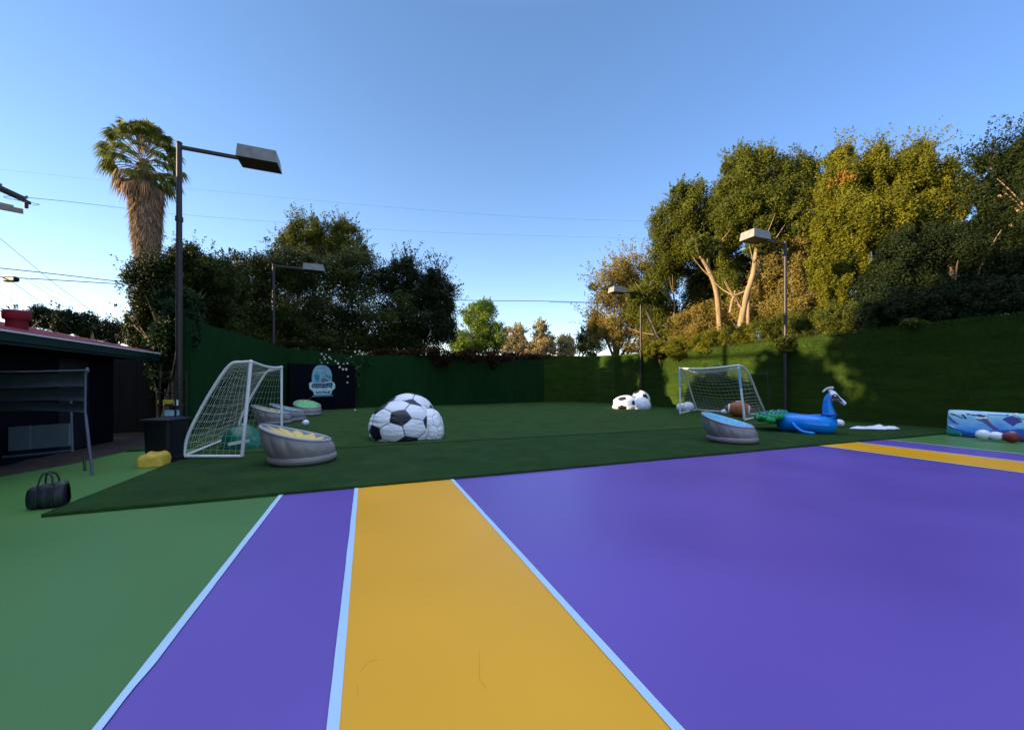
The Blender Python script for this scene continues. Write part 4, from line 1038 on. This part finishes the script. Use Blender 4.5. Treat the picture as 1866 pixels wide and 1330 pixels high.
wire('upper of the paired black cables at the left edge', [(-60, 483, 20), (60, 495, 21), (225, 514, 24)], .026)
wire('lower of the paired black cables, carrying the splice box', [(-60, 503, 20), (40, 507, 21), (225, 518, 24)], .026)
wire('steepest guy wire running down behind the red roof', [(-60, 395, 18), (0, 435, 19), (110, 525, 22), (215, 600, 26)], .012)
wire('middle thin wire running down from the splice box', [(20, 512, 21), (80, 556, 23), (130, 600, 25)], .013)
wire('thin wire descending toward the palm', [(45, 507, 21), (110, 552, 24), (180, 600, 27)], .009)
wire('faintest thin wire reaching the left hedge', [(55, 508, 21), (140, 552, 24), (235, 590, 27)], .007)
wire('short drop wire at the left edge under the cables', [(-40, 520, 21), (0, 535, 21), (35, 556, 22)], .009)
c = P(20, 509, 20.7)
props(MB().box(c, (.75, .26, .28), -YAW-.03, bev=.06).build('splice_box', M['black_plastic'], smooth=30), 'black splice box hanging on the lower cable at the left edge', 'splice box')
mb = MB(); mb.tube([P(20, 560, 26), P(19.5, 512, 26)], .015, 6); mb.tube(smoothcurve([P(62, 572, 26), P(62, 555, 26), P(55, 545, 26), P(40, 540, 26)], 4), .012, 5)
props(mb.build('antenna_mast', M['wire']), 'thin antenna mast rising behind the red roof', 'antenna')

# ------------------------------------------------------------------ palm
D = 26.; pb = P(256, 0, D); R = root('fan_palm', (pb.x, pb.y, 0), 'tall fan palm with shaggy skirt of dead fronds beyond the left hedge', 'palm tree')
def pz(y, x=262): return P(x, y, D)
mb = MB(); mb.tube([Vector((pb.x, pb.y, -.1)), P(262, 560, D), P(266, 470, D), P(264, 330, D), P(262, 292, D)], [.42, .34, .36, .42, .3], 14); mb.build('trunk', M['bark'], R, smooth=60)
prof = [(322, 20), (332, 32), (345, 36), (365, 34), (385, 31), (410, 30), (430, 28), (450, 24), (465, 18), (478, 8)]
ax = [(305, 262), (340, 265), (400, 267), (450, 268), (478, 264)]
def interp(t, y): 
    for (a_, b_), (c_, d_) in zip(t[:-1], t[1:]):
        if y <= c_: return b_+(d_-b_)*(y-a_)/(c_-a_)
    return t[-1][1]
n = 15000; ys = 322+(478-322)*rng.random(n)**.9; an = rng.random(n)*2*PI
rr = np.array([interp(prof, y) for y in ys])*D/FPX/1.58*(.80+.25*rng.random(n)); xs = np.array([interp(ax, y) for y in ys])
C = np.array([P(x, y, D) for x, y in zip(xs, ys)]); C[:, 0] += rr*np.cos(an); C[:, 1] += rr*np.sin(an)
# hanging strips
def strips(name, C, an, ln, wd, mt, parent, vals, tilt=.12):
    n = len(C); t = np.stack([-np.sin(an), np.cos(an), np.zeros(n)], 1)+rng.normal(size=(n, 3))*.35; t /= np.linalg.norm(t, axis=1)[:, None]
    dn = np.stack([np.cos(an)*tilt, np.sin(an)*tilt, -np.ones(n)], 1)+rng.normal(size=(n, 3))*.16
    L = (ln*(.5+rng.random(n)))[:, None]; W_ = (wd*(.5+rng.random(n)))[:, None]
    v = np.stack([C-t*W_, C+t*W_, C+dn*L+t*W_*.25, C+dn*L-t*W_*.25], 1).reshape(-1, 3)-np.array(base_loc(parent))
    me = bpy.data.meshes.new(name); me.vertices.add(4*n); me.vertices.foreach_set('co', v.ravel().astype(np.float32)); me.loops.add(4*n); me.loops.foreach_set('vertex_index', np.arange(4*n, dtype=np.int32))
    me.polygons.add(n); me.polygons.foreach_set('loop_start', np.arange(0, 4*n, 4, dtype=np.int32)); me.polygons.foreach_set('loop_total', np.full(n, 4, np.int32)); me.update(calc_edges=True)
    at = me.attributes.new('v', 'FLOAT', 'FACE'); at.data.foreach_set('value', np.clip(vals, 0, 1).astype(np.float32)); me.materials.append(mt); return link_mesh(name, me, parent)
strips('frond_skirt', C, an, .55, .028, M['thatch'], R, rng.random(n))
def frond(start, tipp, rad_, green, droop, parent):
    """petiole and pleated fan of leaflets"""
    vs = []; fs = []; s = Vector(start); h = Vector(tipp); d = (h-s).normalized()
    sidev = d.cross(Vector((0, 0, 1))).normalized(); upv = sidev.cross(d)
    mb = MB(); mid = (s+h)/2+Vector((0, 0, .15)); mb.tube(smoothcurve([s, mid, h], 3), .028, 5)
    o = None; K = 26
    for i in range(K):
        w_ = -1.9+3.8*i/(K-1); l = rad_*(1-.18*abs(w_)/1.9)*(.9+.2*random.random())
        dr = d*math.cos(w_)+sidev*math.sin(w_)
        p1 = h+dr*l*.55+upv*.05*l; p2 = h+dr*l+Vector((0, 0, -droop*l*(.5+.6*random.random())))
        sw = dr.cross(upv).normalized()*(l*.065)
        mb.add([h, p1-sw, p2, p1+sw, ], [(0, 1, 2, 3)], 1)
    return mb
cc = P(261, 296, D); k = 0
for i in range(84):
    t = i/83; el = math.radians(88-136*t+random.uniform(-8, 8)); az = i*2.39996+random.uniform(-.2, .2)
    ln = 1.05+.5*math.sin(t*PI)+random.uniform(-.15, .15)
    s = cc+Vector((.2*math.cos(az), .2*math.sin(az), 1.05-1.9*t))
    h = s+Vector((math.cos(el)*math.cos(az), math.cos(el)*math.sin(az), math.sin(el)))*ln
    mb = frond(s, h, .72+.2*random.random(), True, .35+.75*t, R)
    me_m = LM['palm'] if t < .88 else M['thatch']
    o = mb.build('frond', [M['bark_pale'], me_m], R)
    me = o.data; at = me.attributes.new('v', 'FLOAT', 'FACE'); b_ = random.random(); at.data.foreach_set('value', [min(1, .25*b_+.75*random.random()) for _ in me.polygons])

# ------------------------------------------------------------------ trees
gl = 'dark trees behind the left wall'; gr_ = 'trees behind the right turf wall'; gc = 'distant trees beyond the back wall'
HZ = dict(fill=.35)
tree('hedge_tree', 'broad dense tree at the left end of the dark hedge, below the palm', [(290, 520, 62, 56, 18), (345, 490, 46, 44, 18.5), (262, 600, 38, 58, 18.5), (390, 510, 52, 46, 19), (330, 590, 70, 60, 19.5), (400, 600, 60, 55, 20.5)], 'hedge', (-8.6, 20), 60000, .13, gl, splen=.7, **HZ)
tree('hedge_tree', 'dark tree second from the palm end of the left hedge', [(372, 500, 60, 34, 20.5), (420, 520, 40, 44, 22.5), (360, 560, 60, 44, 21), (425, 580, 50, 50, 23), (380, 622, 70, 34, 21.5), (440, 622, 50, 30, 23)], 'hedge', (-8.2, 23.6), 40000, .14, gl, splen=.7, **HZ)
tree('hedge_tree', 'middle dark tree behind the second floodlight pole', [(445, 505, 52, 48, 25), (500, 490, 48, 40, 26), (470, 570, 75, 66, 26), (545, 500, 48, 44, 27), (540, 580, 70, 66, 27), (480, 628, 70, 26, 26), (570, 628, 60, 24, 27)], 'hedge', (-6.9, 28.5), 60000, .16, gl, splen=.8, **HZ)
tree('hedge_tree', 'dark tree behind the dome sign with a leafy top', [(610, 505, 58, 46, 31), (655, 500, 50, 42, 32), (600, 590, 75, 62, 31), (690, 585, 80, 66, 32), (630, 630, 70, 24, 31), (720, 628, 60, 26, 32)], 'hedge', (-4.0, 33), 52000, .19, gl, splen=.9, **HZ)
tree('hedge_tree', 'rightmost dark tree of the left hedge with ragged twiggy edge', [(725, 512, 38, 36, 32.5), (768, 530, 36, 40, 33), (800, 540, 36, 40, 33), (770, 600, 58, 52, 33), (812, 590, 26, 42, 33), (742, 488, 16, 20, 33), (790, 505, 16, 18, 33)], 'deep', (3.2, 34.5), 44000, .18, gl, splen=1.5, sp=30, **HZ)
tree('oak_tree', 'brownish tree rising above the dark left hedge', [(560, 425, 40, 32, 37), (600, 440, 46, 32, 38), (630, 430, 30, 28, 38), (575, 455, 55, 30, 38), (648, 458, 30, 24, 38), (522, 448, 24, 18, 37)], 'oak', (-7.5, 41), 26000, .19, None, splen=1.2, sp=26, fill=.2)
tree('low_tree', 'dark rounded trees lowest behind the red roof, nearest the vent', [(35, 585, 28, 20, 36), (85, 580, 32, 22, 36), (120, 588, 30, 22, 36)], 'deep', (-30, 45), 15000, .2, 'low trees behind the shed', splen=.7)
tree('low_tree', 'dark conical trees behind the end of the red roof', [(160, 598, 30, 24, 37), (205, 606, 32, 22, 37), (240, 612, 26, 22, 37)], 'deep', (-24, 47), 15000, .2, 'low trees behind the shed', splen=.7)
tree('fresh_tree', 'bright green sunlit tree just right of the dark hedge', [(875, 580, 34, 28, 46), (862, 620, 38, 28, 46), (900, 615, 26, 28, 46), (880, 560, 20, 14, 46), (838, 635, 22, 20, 45)], 'fresh', (12, 48), 26000, .22, gc, sub=30, tr=.3, splen=.5)
tree('pale_tree', 'pale yellow-brown tree behind the back wall, left of the two pointed ones', [(940, 612, 22, 20, 55), (932, 634, 22, 16, 55), (955, 636, 20, 16, 55)], 'pale', (18, 56), 9000, .26, gc, sp=24, fill=.1)
tree('pale_tree', 'pale pointed tree in the middle of the gap above the back wall', [(985, 600, 12, 16, 55), (988, 622, 22, 18, 55), (975, 640, 24, 14, 55), (1000, 640, 16, 14, 55)], 'pale', (22, 55), 9000, .26, gc, sp=24, fill=.1)
tree('pale_tree', 'small pinkish round tree lowest in the gap', [(1030, 628, 18, 17, 58), (1032, 642, 20, 12, 58)], 'pale', (28, 55), 6000, .28, gc, sp=14, fill=.1)
tree('dark_tree', 'small dark tree at the right side of the gap', [(1068, 615, 16, 14, 48), (1075, 634, 26, 18, 48), (1090, 600, 20, 22, 47)], 'deep', (25, 44), 9000, .22, gc, sp=14, splen=1.)
tree('olive_tree', 'thin brownish tree behind the far right floodlight', [(1115, 520, 44, 34, 33), (1150, 495, 40, 30, 33), (1120, 580, 42, 52, 33.5), (1165, 560, 40, 50, 33), (1160, 620, 50, 26, 32), (1085, 590, 16, 26, 34)], 'olive', (22, 30), 34000, .17, gr_, sp=60, splen=1.6, fill=.10, tight=.4, tr=.25)
def stem_tree(name, label, stems, **kw):
    stems = [[(x, y, d, r*.74) for x, y, d, r in s_] for s_ in stems]
    """tree whose pale stems are seen: stems as photograph polylines at a depth"""
    lobes = kw.pop('lobes'); mt = kw.pop('mt'); d0 = stems[0][0][2]; b = P(stems[0][0][0], 0, d0)
    R = tree(name, label, lobes, mt, (b.x, b.y), limbs=False, **kw)
    mb = MB()
    for st_ in stems:
        q = [P(x, y, d) for x, y, d, r in st_]; rr = [r for *_, r in st_]
        if st_ is stems[0] or len(st_) > 3: q = [Vector((q[0].x, q[0].y, -.1))]+q; rr = [rr[0]*1.15]+rr
        cv = smoothcurve(q, 6); k = len(cv)-1; m_ = len(rr)-1
        mb.tube(cv, [rr[min(m_-1, int(i/k*m_))]+(rr[min(m_, int(i/k*m_)+1)]-rr[min(m_-1, int(i/k*m_))])*((i/k*m_) % 1 if i < k else 1) for i in range(k+1)], 10)
        for _ in range(3):
            a_ = cv[random.randint(k//2, k)]; e = a_+Vector((random.uniform(-1.6, 1.6), random.uniform(-1.6, 1.6), random.uniform(.2, 1.8))); mb.tube(smoothcurve([a_, (a_+e)/2+Vector((0, 0, -.1)), e], 3), [.05, .045, .04, .03, .025, .02, .01], 5)
    mb.build('trunk', M['bark_pale'], R, smooth=60); return R
stem_tree('oak_tree', 'large rounded green tree left of the right-hand grove, with a forked pale trunk', [
    [(1312, 640, 24.2, .24), (1311, 590, 24, .22), (1305, 530, 23.6, .20), (1290, 490, 23.4, .16), (1270, 458, 23.2, .10)],
    [(1293, 500, 23.4, .12), (1290, 470, 23.6, .10), (1288, 452, 24, .06)],
    [(1205, 640, 27, .17), (1195, 610, 26.8, .16), (1180, 575, 26.6, .13), (1168, 548, 26.5, .08)],
    [(1187, 590, 26.7, .08), (1186, 560, 26.8, .07), (1187, 540, 27, .05)],
    [(1228, 580, 27, .09), (1229, 555, 27, .08), (1228, 540, 27, .06)]],
    lobes=[(1275, 450, 30, 18, 23.3), (1168, 540, 26, 18, 26.6), (1180, 560, 40, 40, 30), (1290, 510, 44, 44, 29), (1320, 560, 40, 40, 29), (1230, 420, 48, 52, 27), (1265, 385, 46, 44, 26), (1290, 420, 42, 40, 27.5), (1215, 470, 38, 42, 27.5), (1250, 470, 50, 34, 27.6), (1300, 450, 36, 40, 28.5), (1200, 520, 34, 36, 28), (1240, 360, 26, 22, 26), (1215, 590, 40, 44, 29), (1270, 545, 40, 44, 29.5)],
    mt='oak', n=120000, size=.15, group=gr_, sub=40, fill=.2, sp=24, splen=.7)
stem_tree('oak_tree', 'tallest green tree in the middle of the right-hand grove', [
    [(1345, 640, 21.5, .24), (1350, 590, 21.4, .22), (1360, 540, 21.2, .20), (1372, 500, 21, .17), (1378, 452, 21.2, .12)],
    [(1364, 530, 21.2, .12), (1380, 500, 21.2, .12), (1388, 470, 21.4, .10), (1386, 450, 21.6, .06)],
    [(1330, 570, 21.8, .10), (1334, 550, 22, .10), (1340, 530, 22.2, .06)]],
    lobes=[(1383, 446, 30, 18, 21.3), (1340, 500, 40, 44, 25.5), (1410, 470, 50, 44, 25), (1370, 560, 50, 40, 26), (1490, 450, 34, 60, 24), (1350, 330, 46, 50, 23.5), (1395, 325, 44, 46, 23), (1335, 380, 46, 48, 23), (1390, 390, 50, 46, 22.5), (1440, 360, 40, 44, 22.5), (1455, 320, 34, 34, 23), (1345, 300, 26, 24, 24), (1380, 295, 22, 20, 24), (1450, 410, 44, 44, 22), (1480, 380, 36, 50, 22.5), (1500, 420, 34, 40, 22), (1478, 330, 26, 34, 22.8), (1400, 440, 40, 26, 24.5), (1330, 440, 30, 26, 24.5)],
    mt='oak', n=160000, size=.135, group=gr_, sub=44, fill=.2, sp=26, splen=.7)
tree('olive_tree', 'golden dry-leaved shrubby tree under the tallest tree, behind the right floodlight', [(1400, 500, 34, 40, 21.5), (1440, 520, 40, 46, 21.2), (1375, 560, 46, 44, 22.5), (1460, 470, 34, 34, 21.5), (1430, 580, 60, 40, 20.9), (1300, 590, 46, 40, 25.5), (1260, 600, 50, 34, 26.5), (1490, 560, 40, 44, 20.5)], 'olive', (21.6, 13.6), 80000, .12, gr_, sub=34, fill=.12, tight=.36, sp=24)
R4 = tree('bright_tree', 'bright yellow-green tree catching the sun in the right-hand grove', [(1512, 360, 30, 46, 19.4), (1500, 490, 30, 40, 19), (1540, 340, 42, 50, 19), (1590, 330, 46, 50, 19), (1650, 330, 50, 52, 18.6), (1700, 335, 46, 44, 18.4), (1560, 400, 60, 50, 18.4), (1510, 430, 34, 54, 18.8), (1620, 410, 60, 56, 18), (1690, 400, 56, 46, 18), (1545, 480, 40, 50, 18.3), (1740, 370, 36, 32, 18.2), (1530, 290, 30, 22, 19.4), (1600, 285, 24, 20, 19.3), (1670, 282, 40, 22, 18.8), (1755, 340, 24, 22, 18.6), (1520, 540, 30, 30, 18.4)], 'bright', (22.6, 9.8), 170000, .11, gr_, sub=40, fill=.2, sp=30, splen=.8, tr=.28)
o = leaf_mesh('red_leaves', np.array(P(1535, 326, 18.1))+rng.normal(size=(110, 3))*np.array([.25, .25, .16]), .1, LM['orange'], R4, rng.random(110))
tree('dark_tree', 'big shaded dark green tree filling the right part of the grove', [(1640, 480, 66, 60, 17), (1720, 460, 70, 56, 16.6), (1790, 450, 60, 60, 16), (1600, 550, 60, 50, 16.8), (1690, 550, 70, 50, 16.4), (1780, 540, 70, 50, 16), (1850, 500, 60, 80, 15.4), (1900, 420, 70, 80, 15)], 'deep', (23, 7.4), 150000, .105, gr_, sub=40, fill=.3, sp=20, tr=.28)
tree('twiggy_tree', 'twiggy dark tree at the far right edge reaching highest', [(1835, 320, 40, 44, 15.8), (1862, 285, 30, 30, 15.6), (1880, 350, 50, 60, 15.2), (1800, 350, 30, 26, 16), (1900, 280, 40, 40, 15), (1790, 300, 16, 14, 16.4), (1825, 390, 40, 34, 15.8)], 'deep', (24.2, 4.6), 60000, .11, gr_, sub=30, fill=.12, sp=60, splen=1.2)
# shrubs leaning over the right wall
sh = [(1190, 636, 22, 10, 24.4, 'bright'), (1235, 632, 30, 14, 23.2, 'bright'), (1290, 624, 32, 18, 21.6, 'bright'), (1345, 616, 34, 24, 20.4, 'bright'), (1405, 606, 36, 30, 19.0, 'oak'), (1465, 600, 38, 30, 17.6, 'oak'), (1525, 586, 42, 30, 16.4, 'oak'), (1590, 578, 42, 28, 15.4, 'deep'), (1655, 566, 44, 28, 14.5, 'deep'), (1720, 556, 44, 28, 13.7, 'deep'), (1785, 546, 44, 28, 12.9, 'deep'), (1850, 536, 50, 28, 12.2, 'deep')]
words = ['first and smallest', 'second', 'third', 'fourth', 'fifth', 'sixth', 'seventh', 'eighth', 'ninth', 'tenth', 'eleventh', 'last and nearest']
for k, (x, y, rx, rz, d, mt) in enumerate(sh):
    q = P(x, 0, d+.35); tree('shrub', f'{words[k]} shrub leaning over the right turf wall, counted from far end', [(x-rx*.35, y, rx*.75, rz, d+.4), (x+rx*.4, y-4, rx*.75, rz, d+.3), (x, y+rz*.8, rx*.8, rz*.8, d+.15)], mt, (max(18.75, q.x), q.y), 13000, .085, 'shrubs along the right wall', cat='shrub', tr=.05, sub=26, fill=.25, sp=8, splen=.35)
# hanging bits over the wall face
for (x, y, rx, rz, lab) in ((1437, 628, 26, 16, 'leafy spray hanging over the turf wall by the right floodlight pole'), (1660, 588, 22, 8, 'small leafy spray drooping over the wall under the shaded tree')):
    a_ = (x-CX)/FPX; d = 17.98/(FX+a_*RX); vine('hanging_spray', lab, [(x, y, rx, rz, d)], 'oak', 2600, .085, 'vine', flat=.2, base=(18.3, P(x, 0, d).y, 3.7))
# left: ivy column at the end of the wall, rust creeper on back wall, sunlit bits
vine('ivy', 'dark ivy mass climbing round the foot of the nearest floodlight pole', [(318, 600, 36, 46, 11.9), (312, 660, 32, 46, 11.7), (320, 560, 34, 34, 12.4), (300, 700, 22, 40, 11.8), (345, 600, 18, 44, 11.5), (350, 560, 20, 24, 12.2)], 'ivy', 26000, .09, base=(-5.6, 13.7, .02), flat=.8)
vine('rust_creeper', 'rust brown dried creeper along the top of the back wall', [(700, 642, 28, 7, 25.6), (745, 644, 36, 9, 26.0), (800, 646, 40, 11, 26.4), (860, 648, 44, 12, 27), (905, 650, 34, 12, 27.8), (950, 650, 36, 8, 28.4), (808, 660, 16, 12, 26.1), (900, 662, 12, 14, 27.4), (985, 651, 28, 5, 29)], 'rust', 12000, .12, base=(6, 27.3, .02), flat=.25, stems=False)

# ------------------------------------------------------------------ trees outside the picture, behind and left of the camera: they shade the court
def off_tree(x, y, h, r, label, k):
    R = root('shade_tree', (x, y, 0), label, 'tree', 'large trees beside the court, left of and behind the camera')
    MB().tube([(x, y, -.1), (x+.2, y, h*.4), (x, y, h*.8)], [.35, .28, .12], 10).build('trunk', M['bark'], R, smooth=60)
    A = []; V = []
    for i in range(9):
        c = (x+random.uniform(-.5, .5)*r, y+random.uniform(-.5, .5)*r, h*(.28+.64*i/8)); rr_ = r*(.55+.25*random.random())
        p, v, nr = lobe_points(c, (rr_, rr_, h*.16), 2600, 20, .6, .45); A.append(p); V.append(v)
    leaf_mesh('crown', np.vstack(A), .42, LM['deep'], R, np.concatenate(V))
SH = [(-18.5, 18.5, 8.2, 3.2), (-15, 14.0, 8.6, 2.4), (-15, 9.5, 14, 3.8), (-15, 5, 15, 4), (-15, 0, 13, 4), (-15, -5, 11, 4), (-15, -10, 10, 4)]
for k, (x, y, h, r) in enumerate(SH): off_tree(x, y, h, r, f'{words[k]} tall shade tree outside the picture, counted from the shed', k)
